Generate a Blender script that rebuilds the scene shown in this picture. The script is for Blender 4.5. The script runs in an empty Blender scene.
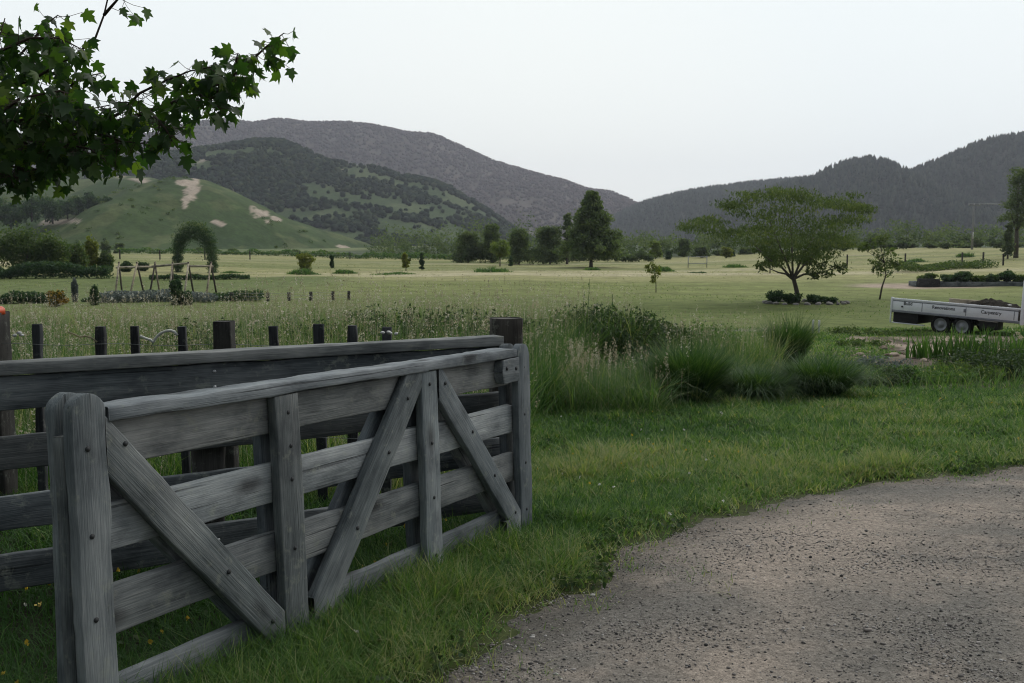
import bpy, math, numpy as np
from mathutils import Matrix, Vector
R = math.radians
rng = np.random.default_rng(7)
scn = bpy.context.scene
COL = scn.collection

# ------------------------------------------------------------------ camera
CAMZ = 1.66
PITCH = math.atan((341.5 - 243) / 1000.0)
cd = bpy.data.cameras.new('camera'); cam = bpy.data.objects.new('camera', cd); COL.objects.link(cam)
cam.location = (0, 0, CAMZ); cam.rotation_euler = (math.pi/2 - PITCH, 0, 0)
cd.sensor_width = 36; cd.lens = 36 * 1000 / 1024; cd.clip_start = .05; cd.clip_end = 9000
cd.dof.use_dof = True; cd.dof.focus_distance = 5.0; cd.dof.aperture_fstop = 8
scn.camera = cam

def ray(px, py):
    a = (px - 512) / 1000; b = (341.5 - py) / 1000
    d = np.array([a, math.cos(PITCH) + b*math.sin(PITCH), -math.sin(PITCH) + b*math.cos(PITCH)])
    return d / d[1]
def at(px, py, Y):                       # the point seen at a pixel, Y metres out
    return np.array([0, 0, CAMZ]) + ray(px, py) * Y

def sstep(a, b, x):
    t = np.clip((np.asarray(x, float) - a) / (b - a), 0, 1); return t*t*(3-2*t)
def zt(x, y):                            # terrain height
    x = np.asarray(x, float); y = np.maximum(np.asarray(y, float), -12)
    g = -1.15 + .037*6*np.logaddexp(0, (34.5 - y)/6)
    return g + 1.9*sstep(18, 75, x)*sstep(55, 150, y) + .9*sstep(-14, -60, x)*sstep(60, 130, y)
def ground_at(px, py):                   # where a pixel's ray meets the terrain
    r = ray(px, py); lo, hi = 1.0, 400.0
    for _ in range(60):
        m = (lo+hi)/2; q = np.array([0, 0, CAMZ]) + r*m
        if q[2] > zt(q[0], q[1]): lo = m
        else: hi = m
    q = np.array([0, 0, CAMZ]) + r*lo
    return q

# ------------------------------------------------------------------ noise
def vnoise(x, y, seed=0):
    x = np.asarray(x, float); y = np.asarray(y, float)
    xi = np.floor(x).astype(np.int64); yi = np.floor(y).astype(np.int64)
    fx = x-xi; fy = y-yi; fx = fx*fx*(3-2*fx); fy = fy*fy*(3-2*fy)
    def h(a, b):
        n = (a*374761393 + b*668265263 + seed*1442695041) & 0xffffffff
        n = ((n ^ (n >> 13)) * 1274126177) & 0xffffffff
        n = n ^ (n >> 16)
        return (n & 0xffff) / 65535.0
    a = h(xi, yi)*(1-fx) + h(xi+1, yi)*fx
    b = h(xi, yi+1)*(1-fx) + h(xi+1, yi+1)*fx
    return a*(1-fy) + b*fy
def fbm(x, y, seed=0, o=4):
    s = 0; a = .5
    for i in range(o):
        s = s + a*vnoise(x*2**i, y*2**i, seed+i*17); a *= .5
    return s

# ------------------------------------------------------------------ mesh linking
def link(name, V, F, mat=None, parent=None, smooth=False, tint=None, colour=None):
    V = np.asarray(V, np.float32)
    if not isinstance(F, list): F = [F]
    F = [np.asarray(f, np.int64) for f in F if len(f)]
    me = bpy.data.meshes.new(name)
    me.vertices.add(len(V)); me.vertices.foreach_set('co', V.ravel())
    idx = np.concatenate([f.ravel() for f in F]).astype(np.int32)
    tot = np.concatenate([np.full(len(f), f.shape[1]) for f in F]).astype(np.int32)
    st = np.concatenate([[0], np.cumsum(tot)[:-1]]).astype(np.int32)
    me.loops.add(len(idx)); me.loops.foreach_set('vertex_index', idx)
    me.polygons.add(len(tot)); me.polygons.foreach_set('loop_start', st); me.polygons.foreach_set('loop_total', tot)
    me.update(calc_edges=True)
    if smooth: me.polygons.foreach_set('use_smooth', np.ones(len(tot), bool))
    if tint is not None:
        a = me.attributes.new('tint', 'FLOAT', 'POINT'); a.data.foreach_set('value', np.asarray(tint, np.float32))
    if colour is not None:
        a = me.attributes.new('zone', 'FLOAT_COLOR', 'POINT')
        c = np.ones((len(V), 4), np.float32); c[:, :3] = colour; a.data.foreach_set('color', c.ravel())
    if mat: me.materials.append(mat)
    o = bpy.data.objects.new(name, me); COL.objects.link(o)
    if parent: o.parent = parent
    return o
def tag(o, label, cat, group=None, kind=None):
    if label: o['label'] = label
    if cat: o['category'] = cat
    if group: o['group'] = group
    if kind: o['kind'] = kind
    return o
def thing(name, label, cat, loc=(0, 0, 0), rz=0, group=None):
    o = bpy.data.objects.new(name, None); COL.objects.link(o); o.empty_display_size = .2
    o.location = [float(v) for v in loc]; o.rotation_euler = (0, 0, rz)
    return tag(o, label, cat, group)

class MB:                                 # collects pieces of ONE mesh
    def __init__(s): s.V = []; s.F = {3: [], 4: []}; s.T = []; s.n = 0
    def add(s, V, F, tint=0.5):
        V = np.asarray(V, float)
        if not isinstance(F, list): F = [F]
        for f in F:
            f = np.asarray(f, np.int64)
            if len(f): s.F[f.shape[1]].append(f + s.n)
        s.V.append(V); s.T.append(np.broadcast_to(np.asarray(tint, float), (len(V),))); s.n += len(V); return s
    def link(s, name, mat, parent=None, smooth=False):
        F = [np.concatenate(s.F[k]) for k in (3, 4) if s.F[k]]
        return link(name, np.concatenate(s.V), F, mat, parent, smooth, np.concatenate(s.T))

def tube(P, rad, n=8, cap=True):
    P = np.asarray(P, float); rad = np.broadcast_to(np.asarray(rad, float), (len(P),))
    T = np.gradient(P, axis=0); T /= np.linalg.norm(T, axis=1)[:, None] + 1e-9
    ref = np.array([0, 0, 1.0]) if abs(T[0][2]) < .9 else np.array([1.0, 0, 0])
    A = np.cross(T, ref); A /= np.linalg.norm(A, axis=1)[:, None] + 1e-9; B = np.cross(T, A)
    th = np.arange(n)*2*np.pi/n
    V = (P[:, None] + rad[:, None, None]*(A[:, None]*np.cos(th)[None, :, None] + B[:, None]*np.sin(th)[None, :, None])).reshape(-1, 3)
    F = []
    for i in range(len(P)-1):
        for k in range(n):
            F.append((i*n+k, i*n+(k+1) % n, (i+1)*n+(k+1) % n, (i+1)*n+k))
    F4 = np.array(F); F3 = np.zeros((0, 3), int)
    if cap:
        c0 = len(V); V = np.vstack([V, P[:1], P[-1:]]); e = (len(P)-1)*n
        F3 = np.array([(c0, (k+1) % n, k) for k in range(n)] + [(c0+1, e+k, e+(k+1) % n) for k in range(n)])
    return V, [F4, F3]
def box(c, s, ch=0.0):
    c = np.asarray(c, float); h = np.asarray(s, float)/2
    V = np.array([(x, y, z) for x in (-1, 1) for y in (-1, 1) for z in (-1, 1)])*h + c
    F = np.array([(0, 1, 3, 2), (4, 6, 7, 5), (0, 4, 5, 1), (2, 3, 7, 6), (0, 2, 6, 4), (1, 5, 7, 3)])
    return V, F

_ico = {}
def ico(sub):
    if sub not in _ico:
        import bmesh
        bm = bmesh.new(); bmesh.ops.create_icosphere(bm, subdivisions=sub, radius=1)
        bm.verts.ensure_lookup_table()
        _ico[sub] = (np.array([v.co[:] for v in bm.verts]), np.array([[v.index for v in f.verts] for f in bm.faces])); bm.free()
    return _ico[sub]
def lump(c, r, sub=2, rough=.25, seed=None):
    V, F = ico(sub); rg = np.random.default_rng(seed) if seed is not None else rng
    k = rg.normal(size=(5, 3))*2.0; ph = rg.random(5)*6
    d = 1 + rough*np.sin(V@k.T + ph).mean(1)*1.6
    return V*d[:, None]*np.asarray(r, float) + np.asarray(c, float), F

def grid_faces(nx, ny):
    i = np.arange(nx-1)[:, None]*ny + np.arange(ny-1)[None, :]
    i = i.ravel(); return np.stack([i, i+ny, i+ny+1, i+1], 1)

# ------------------------------------------------------------------ materials
def newmat(name):
    m = bpy.data.materials.new(name); m.use_nodes = True; nt = m.node_tree; nt.nodes.clear(); return m, nt
def N(nt, t, **k):
    n = nt.nodes.new(t)
    for a, v in k.items():
        if a in n.inputs.keys(): n.inputs[a].default_value = v
        else: setattr(n, a, v)
    return n
def ramp(nt, fac, stops):
    r = nt.nodes.new('ShaderNodeValToRGB'); e = r.color_ramp.elements
    while len(e) < len(stops): e.new(.5)
    for el, (p, c) in zip(e, stops): el.position = p; el.color = (*c, 1)
    nt.links.new(fac, r.inputs['Fac']); return r.outputs['Color']
def out(nt, sh):
    o = nt.nodes.new('ShaderNodeOutputMaterial'); nt.links.new(sh, o.inputs['Surface'])
def princ(nt, col=None, rough=.8, spec=.3, metal=0):
    b = nt.nodes.new('ShaderNodeBsdfPrincipled'); b.inputs['Roughness'].default_value = rough
    b.inputs['Specular IOR Level'].default_value = spec; b.inputs['Metallic'].default_value = metal
    if col is not None:
        if isinstance(col, tuple): b.inputs['Base Color'].default_value = (*col, 1)
        else: nt.links.new(col, b.inputs['Base Color'])
    return b
def noise(nt, vec, scale, detail=4, rough=.6):
    n = N(nt, 'ShaderNodeTexNoise'); n.inputs['Scale'].default_value = scale; n.inputs['Detail'].default_value = detail
    n.inputs['Roughness'].default_value = rough
    if vec is not None: nt.links.new(vec, n.inputs['Vector'])
    return n.outputs['Fac']
def mapping(nt, scale=(1, 1, 1), rand=False, src='Object'):
    tc = N(nt, 'ShaderNodeTexCoord'); mp = N(nt, 'ShaderNodeMapping'); mp.inputs['Scale'].default_value = scale
    v = tc.outputs[src]
    if rand:
        oi = N(nt, 'ShaderNodeObjectInfo'); ml = N(nt, 'ShaderNodeVectorMath', operation='SCALE')
        cb = N(nt, 'ShaderNodeCombineXYZ'); 
        nt.links.new(oi.outputs['Random'], cb.inputs[0]); nt.links.new(oi.outputs['Random'], cb.inputs[1]); nt.links.new(oi.outputs['Random'], cb.inputs[2])
        nt.links.new(cb.outputs[0], ml.inputs[0]); ml.inputs['Scale'].default_value = 37.0
        ad = N(nt, 'ShaderNodeVectorMath', operation='ADD'); nt.links.new(v, ad.inputs[0]); nt.links.new(ml.outputs[0], ad.inputs[1]); v = ad.outputs[0]
    nt.links.new(v, mp.inputs['Vector']); return mp.outputs['Vector']
def mathn(nt, op, a, b):
    n = N(nt, 'ShaderNodeMath', operation=op)
    for i, v in enumerate((a, b)):
        if isinstance(v, (int, float)): n.inputs[i].default_value = v
        else: nt.links.new(v, n.inputs[i])
    return n.outputs[0]
def mixc(nt, fac, a, b, blend='MIX'):
    n = N(nt, 'ShaderNodeMix', data_type='RGBA', blend_type=blend)
    for s, v in ((0, fac), (6, a), (7, b)):
        if isinstance(v, (int, float)): n.inputs[s].default_value = v
        elif isinstance(v, tuple): n.inputs[s].default_value = (*v, 1)
        else: nt.links.new(v, n.inputs[s])
    return n.outputs[2]
def bump(nt, h, strength, dist, target):
    b = N(nt, 'ShaderNodeBump'); b.inputs['Strength'].default_value = strength; b.inputs['Distance'].default_value = dist
    nt.links.new(h, b.inputs['Height']); nt.links.new(b.outputs[0], target.inputs['Normal'])

def wood(name, dark, mid, light, rough=.85):
    m, nt = newmat(name)
    v1 = mapping(nt, (1.4, 34, 34), True); v2 = mapping(nt, (7, 260, 260), True); v3 = mapping(nt, (1.3, 3, 3), True)
    g1 = noise(nt, v1, 1, 6, .65); g2 = noise(nt, v2, 1, 3, .6); g3 = noise(nt, v3, 1, 4, .55)
    f = mathn(nt, 'ADD', mathn(nt, 'MULTIPLY', g1, .27), mathn(nt, 'ADD', mathn(nt, 'MULTIPLY', g2, .36), mathn(nt, 'MULTIPLY', g3, .47)))
    c = ramp(nt, f, [(.36, dark), (.50, mid), (.70, light)])
    bl = noise(nt, mapping(nt, (3.5, 7, 7), True), 1, 4, .6)
    c = mixc(nt, 1.0, c, ramp(nt, bl, [(.30, (.50, .51, .53)), (.48, (1, 1, 1)), (.70, (1.35, 1.34, 1.32))]), 'MULTIPLY')
    # long drying cracks and a few knots
    vc = mapping(nt, (.8, 62, 62), True); cr = noise(nt, vc, 1, 3, .5)
    crk = ramp(nt, cr, [(.29, (0, 0, 0)), (.34, (1, 1, 1))])
    c = mixc(nt, 1.0, c, mixc(nt, crk, (.45, .45, .46), (1, 1, 1)), 'MULTIPLY')
    vo = N(nt, 'ShaderNodeTexVoronoi'); vk = mapping(nt, (2.2, 5.5, 5.5), True); nt.links.new(vk, vo.inputs['Vector']); vo.inputs['Scale'].default_value = 1
    kn = ramp(nt, vo.outputs['Distance'], [(.09, (.25, .24, .24)), (.24, (1, 1, 1))])
    c = mixc(nt, .9, c, kn, 'MULTIPLY')
    li = noise(nt, mapping(nt, (14, 14, 14), True), 1, 5, .7)
    c = mixc(nt, mathn(nt, 'MULTIPLY', ramp(nt, li, [(.57, (0, 0, 0)), (.68, (1, 1, 1))]), .45), c, (.27, .29, .25))
    oi = N(nt, 'ShaderNodeObjectInfo'); c = mixc(nt, 1.0, c, ramp(nt, oi.outputs['Random'], [(0, (.62, .64, .66)), (.25, (.98, .94, .88)), (.5, (.84, .87, .90)), (.75, (1.12, 1.09, 1.03)), (1, (1.26, 1.27, 1.26))]), 'MULTIPLY')
    b = princ(nt, c, rough, .25)
    h = mathn(nt, 'ADD', mathn(nt, 'MULTIPLY', g2, .5), mathn(nt, 'ADD', g1, crk))
    bump(nt, h, .7, .006, b); out(nt, b.outputs[0]); return m

def leafmat(name, stops, trans=.35, rough=.6, spec=.25, tcol=(1.15, 1.25, .55)):
    m, nt = newmat(name); a = N(nt, 'ShaderNodeAttribute'); a.attribute_name = 'tint'
    c = ramp(nt, a.outputs['Fac'], stops)
    b = princ(nt, c, rough, spec)
    t = N(nt, 'ShaderNodeBsdfTranslucent'); nt.links.new(mixc(nt, 1.0, c, tcol, 'MULTIPLY'), t.inputs['Color'])
    mx = N(nt, 'ShaderNodeMixShader'); mx.inputs[0].default_value = trans
    nt.links.new(b.outputs[0], mx.inputs[1]); nt.links.new(t.outputs[0], mx.inputs[2]); out(nt, mx.outputs[0]); return m
def tintmat(name, stops, rough=.9, spec=.2, bscale=0, bstr=.4, bdist=.01, metal=0):
    m, nt = newmat(name); a = N(nt, 'ShaderNodeAttribute'); a.attribute_name = 'tint'
    c = ramp(nt, a.outputs['Fac'], stops)
    nz = noise(nt, mapping(nt, src='Object'), bscale or 8, 5, .65)
    c = mixc(nt, .6, c, ramp(nt, nz, [(.25, (.55, .55, .55)), (.75, (1.25, 1.25, 1.25))]), 'MULTIPLY')
    b = princ(nt, c, rough, spec, metal)
    if bscale: bump(nt, nz, bstr, bdist, b)
    out(nt, b.outputs[0]); return m
def plain(name, col, rough=.6, spec=.4, metal=0, var=.25, scale=6):
    m, nt = newmat(name); nz = noise(nt, mapping(nt), scale, 5, .6)
    c = mixc(nt, 1.0, col, ramp(nt, nz, [(.25, (1-var,)*3), (.75, (1+var*.5,)*3)]), 'MULTIPLY')
    b = princ(nt, c, rough, spec, metal); out(nt, b.outputs[0]); return m
def zonemat(name, nscale, lo=.6, hi=1.35, bstr=.0, bdist=.02, stretch=(1, 1, 1), fine=None):
    m, nt = newmat(name); a = N(nt, 'ShaderNodeAttribute'); a.attribute_name = 'zone'
    nz = noise(nt, mapping(nt, stretch), nscale, 8, .7)
    c = mixc(nt, 1.0, a.outputs['Color'], ramp(nt, nz, [(.3, (lo,)*3), (.7, (hi,)*3)]), 'MULTIPLY')
    if fine:
        n2 = noise(nt, mapping(nt, stretch), fine, 4, .7)
        c = mixc(nt, 1.0, c, ramp(nt, n2, [(.3, (lo,)*3), (.7, (hi,)*3)]), 'MULTIPLY')
    b = princ(nt, c, .95, .1)
    if bstr: bump(nt, nz, bstr, bdist, b)
    out(nt, b.outputs[0]); return m

M = {}
M['gate'] = wood('weathered_grey_timber', (.034, .043, .048), (.112, .130, .140), (.235, .252, .260))
M['rail'] = wood('pale_weathered_rail_timber', (.052, .060, .065), (.155, .172, .182), (.300, .315, .322))
M['fence'] = wood('dark_weathered_timber', (.020, .025, .029), (.062, .072, .080), (.165, .176, .185))
M['post'] = wood('dark_post_timber', (.014, .014, .0135), (.036, .034, .031), (.080, .076, .070))
M['batten'] = wood('batten_timber', (.012, .013, .015), (.030, .032, .036), (.075, .08, .086))
M['palepole'] = wood('pale_peeled_pole', (.22, .18, .13), (.34, .29, .22), (.48, .43, .34))
M['bolt'] = plain('dull_galvanised_steel', (.045, .048, .05), .7, .3, .3)
M['boltbright'] = plain('bright_galvanised_steel', (.55, .56, .57), .35, .5, .6)
M['wire'] = plain('fence_wire', (.30, .31, .31), .5, .5, .5)
M['lawn'] = leafmat('lawn_blades', [(0, (.038, .098, .024)), (.45, (.102, .200, .052)), (.8, (.185, .270, .085)), (1, (.34, .34, .18))], .42)
M['meadow'] = leafmat('meadow_stems', [(0, (.036, .095, .026)), (.5, (.095, .178, .055)), (.85, (.19, .245, .100)), (1, (.36, .35, .20))], .42)
M['seed'] = leafmat('seed_heads', [(0, (.24, .22, .13)), (.5, (.42, .39, .28)), (1, (.72, .70, .62))], .5, tcol=(1, .95, .85))
M['flower'] = leafmat('small_flowers', [(0, (.55, .38, .03)), (.4, (.62, .45, .05)), (.6, (.60, .60, .52)), (1, (.7, .7, .66))], .2, tcol=(1, 1, 1))
M['tussock'] = leafmat('tussock_blades', [(0, (.018, .055, .016)), (.6, (.058, .125, .034)), (1, (.15, .22, .07))], .35)
M['weed'] = leafmat('weed_leaves', [(0, (.024, .052, .022)), (.6, (.058, .096, .040)), (1, (.12, .145, .075))], .35)
M['iris'] = leafmat('iris_leaves', [(0, (.035, .095, .026)), (.6, (.080, .165, .042)), (1, (.16, .24, .07))], .4)
M['maple'] = leafmat('maple_leaves', [(0, (.018, .046, .016)), (.5, (.036, .075, .024)), (.8, (.065, .115, .028)), (1, (.13, .18, .04))], .48, .5, .35, (1.5, 1.8, .5))
M['shrub'] = leafmat('shrub_leaves', [(0, (.045, .085, .028)), (.6, (.095, .145, .045)), (1, (.20, .23, .085))], .4)
M['yshrub'] = leafmat('yellow_green_leaves', [(0, (.10, .13, .028)), (.6, (.19, .22, .040)), (1, (.32, .31, .07))], .4)
M['dshrub'] = leafmat('dark_evergreen_leaves', [(0, (.026, .062, .030)), (.6, (.055, .105, .044)), (1, (.11, .165, .065))], .35)
M['grey'] = leafmat('silver_leaves', [(0, (.10, .13, .12)), (.6, (.17, .20, .18)), (1, (.26, .29, .27))], .25, tcol=(1, 1, 1))
M['orange'] = leafmat('orange_blossom', [(0, (.05, .08, .02)), (.35, (.12, .12, .02)), (.5, (.42, .25, .03)), (1, (.52, .34, .05))], .3, tcol=(1, .9, .6))
M['silk'] = leafmat('silk_tree_leaves', [(0, (.055, .085, .036)), (.6, (.105, .142, .060)), (1, (.18, .205, .09))], .45)
M['pine'] = leafmat('dark_conifer_needles', [(0, (.075, .115, .062)), (.6, (.130, .175, .084)), (1, (.20, .245, .115))], .45)
M['far'] = leafmat('far_tree_leaves', [(0, (.075, .115, .068)), (.6, (.130, .170, .092)), (1, (.20, .23, .13))], .45)
M['lime'] = leafmat('lime_green_leaves', [(0, (.10, .15, .04)), (.6, (.18, .235, .065)), (1, (.28, .32, .11))], .42)
M['bark'] = tintmat('bark', [(0, (.055, .046, .038)), (1, (.13, .115, .098))], .9, .2, 14, .6, .02)
M['twig'] = tintmat('twig_bark', [(0, (.035, .024, .018)), (1, (.07, .05, .035))], .8, .3, 30, .3, .002)
M['stone'] = tintmat('grey_stone', [(0, (.13, .12, .115)), (.5, (.22, .21, .20)), (1, (.38, .35, .33))], .9, .2, 9, .6, .01)
M['rubble'] = tintmat('pale_clod', [(0, (.16, .12, .09)), (.5, (.29, .23, .18)), (1, (.42, .34, .28))], .95, .1, 9, .6, .01)
M['gravelst'] = tintmat('gravel_stone', [(0, (.045, .044, .043)), (.22, (.130, .122, .115)), (.70, (.25, .220, .198)), (1, (.42, .40, .38))], .9, .25, 40, .3, .003)
M['soil'] = tintmat('dark_soil', [(0, (.010, .008, .007)), (1, (.034, .028, .022))], .95, .1, 11, 1, .05)
M['forestA'] = tintmat('ridge_trees', [(0, (.094, .068, .066)), (.6, (.108, .080, .076)), (1, (.125, .096, .088))], 1, .05)
M['forestB'] = tintmat('hill_bush', [(0, (.012, .024, .016)), (.6, (.024, .040, .022)), (1, (.055, .072, .034))], 1, .05)
M['forestE'] = tintmat('plantation_trees', [(0, (.018, .026, .021)), (.6, (.030, .041, .031)), (1, (.055, .066, .048))], 1, .05)

# ------------------------------------------------------------------ vegetation builders
def blades(P, h, w, lean, bend, tint, rg=rng, seg=3):
    """P (n,3) roots; h,w,lean,bend (n). One mesh of tapering bent ribbons."""
    n = len(P); th = rg.random(n)*2*np.pi
    d = np.stack([np.cos(th), np.sin(th), np.zeros(n)], 1); ph = th + np.pi/2 + rg.normal(size=n)*.5
    s = np.stack([np.cos(ph), np.sin(ph), np.zeros(n)], 1)
    rows = []
    for k in range(seg+1):
        t = k/seg
        off = lean*t + bend*t*t
        c = P + d*(h*off)[:, None]; c[:, 2] += h*t*np.sqrt(np.clip(1-(.55*off)**2, .12, 1)) - (h*np.clip(bend-.5, 0, 1)*.55*t**3)
        ww = w*(1-t**1.6)*.5
        if k < seg: rows += [c - s*ww[:, None], c + s*ww[:, None]]
        else: rows += [c]
    m = 2*seg+1
    V = np.stack(rows, 1).reshape(-1, 3); b = (np.arange(n)*m)[:, None]
    q = np.concatenate([b + np.array([[2*k, 2*k+1, 2*k+3, 2*k+2]]) for k in range(seg-1)]) if seg > 1 else np.zeros((0, 4), int)
    t3 = b + np.array([[2*seg-2, 2*seg-1, 2*seg]])
    return V, [t3, q], np.repeat(np.broadcast_to(tint, (n,)), m)
def leafquads(C, size, tint, rg=rng, aspect=.55, up=.35, flat=None):
    """Pointed leaf-sized faces (four corners each) scattered at C."""
    n = len(C); a = rg.normal(size=(n, 3)); 
    if flat is not None: a[:, 2] *= flat
    a /= np.linalg.norm(a, axis=1)[:, None]
    r = rg.normal(size=(n, 3)); r[:, 2] += up*2
    b = np.cross(a, r); b /= np.linalg.norm(b, axis=1)[:, None] + 1e-9
    size = np.broadcast_to(size, (n,))*rg.uniform(.65, 1.3, n); L = (a*size[:, None])/2; W = (b*(size*aspect)[:, None])/2
    nn = np.cross(a, b)*(size*.10)[:, None]
    V = np.stack([C-L, C+W-L*.1+nn, C+L, C-W-L*.1+nn], 1).reshape(-1, 3)
    k = (np.arange(n)*4)[:, None]
    F = np.concatenate([k+np.array([[0, 1, 2]]), k+np.array([[0, 2, 3]])])
    return V, F, np.repeat(np.broadcast_to(tint, (n,)), 4)
def clumps(cent, rad, per, rg=rng, shell=.35):
    """points scattered round clump centres, denser to each clump's outside"""
    cent = np.asarray(cent, float); rad = np.broadcast_to(np.asarray(rad, float), cent.shape) if np.ndim(rad) else np.full(cent.shape, rad)
    n = len(cent); d = rg.normal(size=(n, per, 3)); d /= np.linalg.norm(d, axis=2)[..., None]
    r = rg.random((n, per))**.42 * rg.uniform(.7, 1.25, (n, per)) * np.where(rg.random((n, per)) < .10, 1.35, 1)
    return (cent[:, None] + d*r[..., None]*rad[:, None]).reshape(-1, 3)
def foliage(name, cent, rad, per, size, mat, parent=None, rg=rng, up=.35, aspect=.55, tvar=.28, flat=None):
    P = clumps(cent, rad, per, rg); ct = np.repeat(rg.random(len(cent)), per)
    t = np.clip(.45 + (ct-.5)*.5 + rg.normal(size=len(P))*tvar*.6, 0, 1)
    V, F, T = leafquads(P, size, t, rg, aspect, up, flat)
    return link(name, V, F, mat, parent, False, T)
def ellipsoid_clumps(c, r, n, rg, taper=0, fill=.5):
    d = rg.normal(size=(n, 3)); d /= np.linalg.norm(d, axis=1)[:, None]
    q = d*(fill + (1-fill)*rg.random(n))[:, None]
    if taper:
        z = rg.uniform(-1, 1, n)**1; k = 1 - taper*(z+1)/2
        th = rg.random(n)*2*np.pi; rr = np.sqrt(rg.random(n))*k
        q = np.stack([np.cos(th)*rr, np.sin(th)*rr, z], 1)
    q = q*rg.uniform(.72, 1.18, (n, 1)) if not taper else q*np.stack([rg.uniform(.55, 1.25, n)]*2+[np.ones(n)], 1)
    return q*np.asarray(r) + np.asarray(c)
def on(px, py):  # ground point at a pixel as float tuple
    q = ground_at(px, py); return (q[0], q[1], float(zt(q[0], q[1])))

def shrub(name, label, cat, loc, r, n, per, leaf, mat, group=None, seed=1, up=.35, taper=0, stems=3, aspect=.55):
    rg = np.random.default_rng(seed); t = thing(name, label, cat, loc, 0, group)
    c = ellipsoid_clumps((0, 0, r[2]*.98), (r[0]*.72, r[1]*.72, r[2]*.78), n, rg, taper, .45)
    foliage('foliage', c, np.array([r[0], r[1], r[2]])*.36, per, leaf, mat, t, rg, up, aspect)
    mb = MB()
    for i in range(stems):
        q = c[rg.integers(len(c))]; a = rg.normal(size=2)*r[0]*.08
        mb.add(*tube([(a[0], a[1], -.05), (a[0]+q[0]*.3, a[1]+q[1]*.3, q[2]*.5), q], [r[2]*.035, r[2]*.025, r[2]*.010], 6), rg.random())
    mb.link('stem', M['bark'], t, True); return t
def tree(name, label, cat, loc, H, crown, trunk_h, trunk_r, n, per, leaf, mat, group=None, seed=1, taper=0, lean=0, up=.3, clr=.33, nlimb=7, fill=.5, aspect=.55):
    """crown = (rx, ry, z0, z1)"""
    rg = np.random.default_rng(seed); t = thing(name, label, cat, loc, 0, group)
    rx, ry, z0, z1 = crown; rz = (z1-z0)/2; zc = (z0+z1)/2
    c = ellipsoid_clumps((lean*H, 0, zc), (rx*.8, ry*.8, rz*.88), n, rg, taper, fill)
    k = np.ones(len(c))
    if taper: k = 1 - .6*taper*((c[:, 2]-z0)/(z1-z0))
    if taper > .9: clr *= .62
    cr = np.stack([rx*clr*k, ry*clr*k, np.minimum(rz, rx)*clr*.8*k], 1)
    foliage('crown', c, cr, per, leaf, mat, t, rg, up, aspect)
    mb = MB(); top = np.array([lean*H, 0, z0+(z1-z0)*.75])
    p = [np.array([0, 0, -.1]), np.array([lean*H*.25, 0, trunk_h*.6]), np.array([lean*H*.6, .02*H, trunk_h*1.15]), top]
    mb.add(*tube(p, [trunk_r*1.25, trunk_r, trunk_r*.8, trunk_r*.15], 9), .5)
    for i in range(nlimb):
        q = c[rg.integers(len(c))]; f = rg.uniform(.75, 1.2)*trunk_h; s = np.array([lean*H*.5, 0, min(f, q[2])])
        mid = s*.5+q*.5 + np.array([0, 0, -.08*np.linalg.norm(q-s)])
        mb.add(*tube([s, mid, q], [trunk_r*.45, trunk_r*.3, trunk_r*.08], 6), rg.random())
    mb.link('trunk', M['bark'], t, True); return t

# ------------------------------------------------------------------ setting: ground
ang = np.concatenate([np.arange(-33, 33, .16), np.arange(33, 327, 3.0)])
ang = np.radians(ang); rad = np.concatenate([[0.0], np.geomspace(.6, 4200, 420)])
A_, R_ = np.meshgrid(ang, rad, indexing='ij')
gx = (np.sin(A_)*R_).ravel(); gy = (np.cos(A_)*R_).ravel(); gz = zt(gx, gy)
lump_ = (fbm(gx*.8, gy*.8, 3)-.47)*sstep(2, 9, gy)*.06 + (fbm(gx*.12, gy*.12, 9)-.47)*sstep(14, 40, gy)*.35*(1-sstep(250, 500, gy))
gz = gz + lump_
A0_ = at(106, 404, 3.38)
def bedmask(x, y):
    px = 512 + 1000*x/np.maximum(y, .5); n3 = fbm(x*.4, y*.4, 41)
    return sstep(.25, .5, (px-800)/200 + (n3-.5)*.9)*sstep(15.0, 16.2, y + 1.5*(n3-.5))*(1-sstep(25.6, 27.2, y + 1.5*(n3-.5)))
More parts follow.
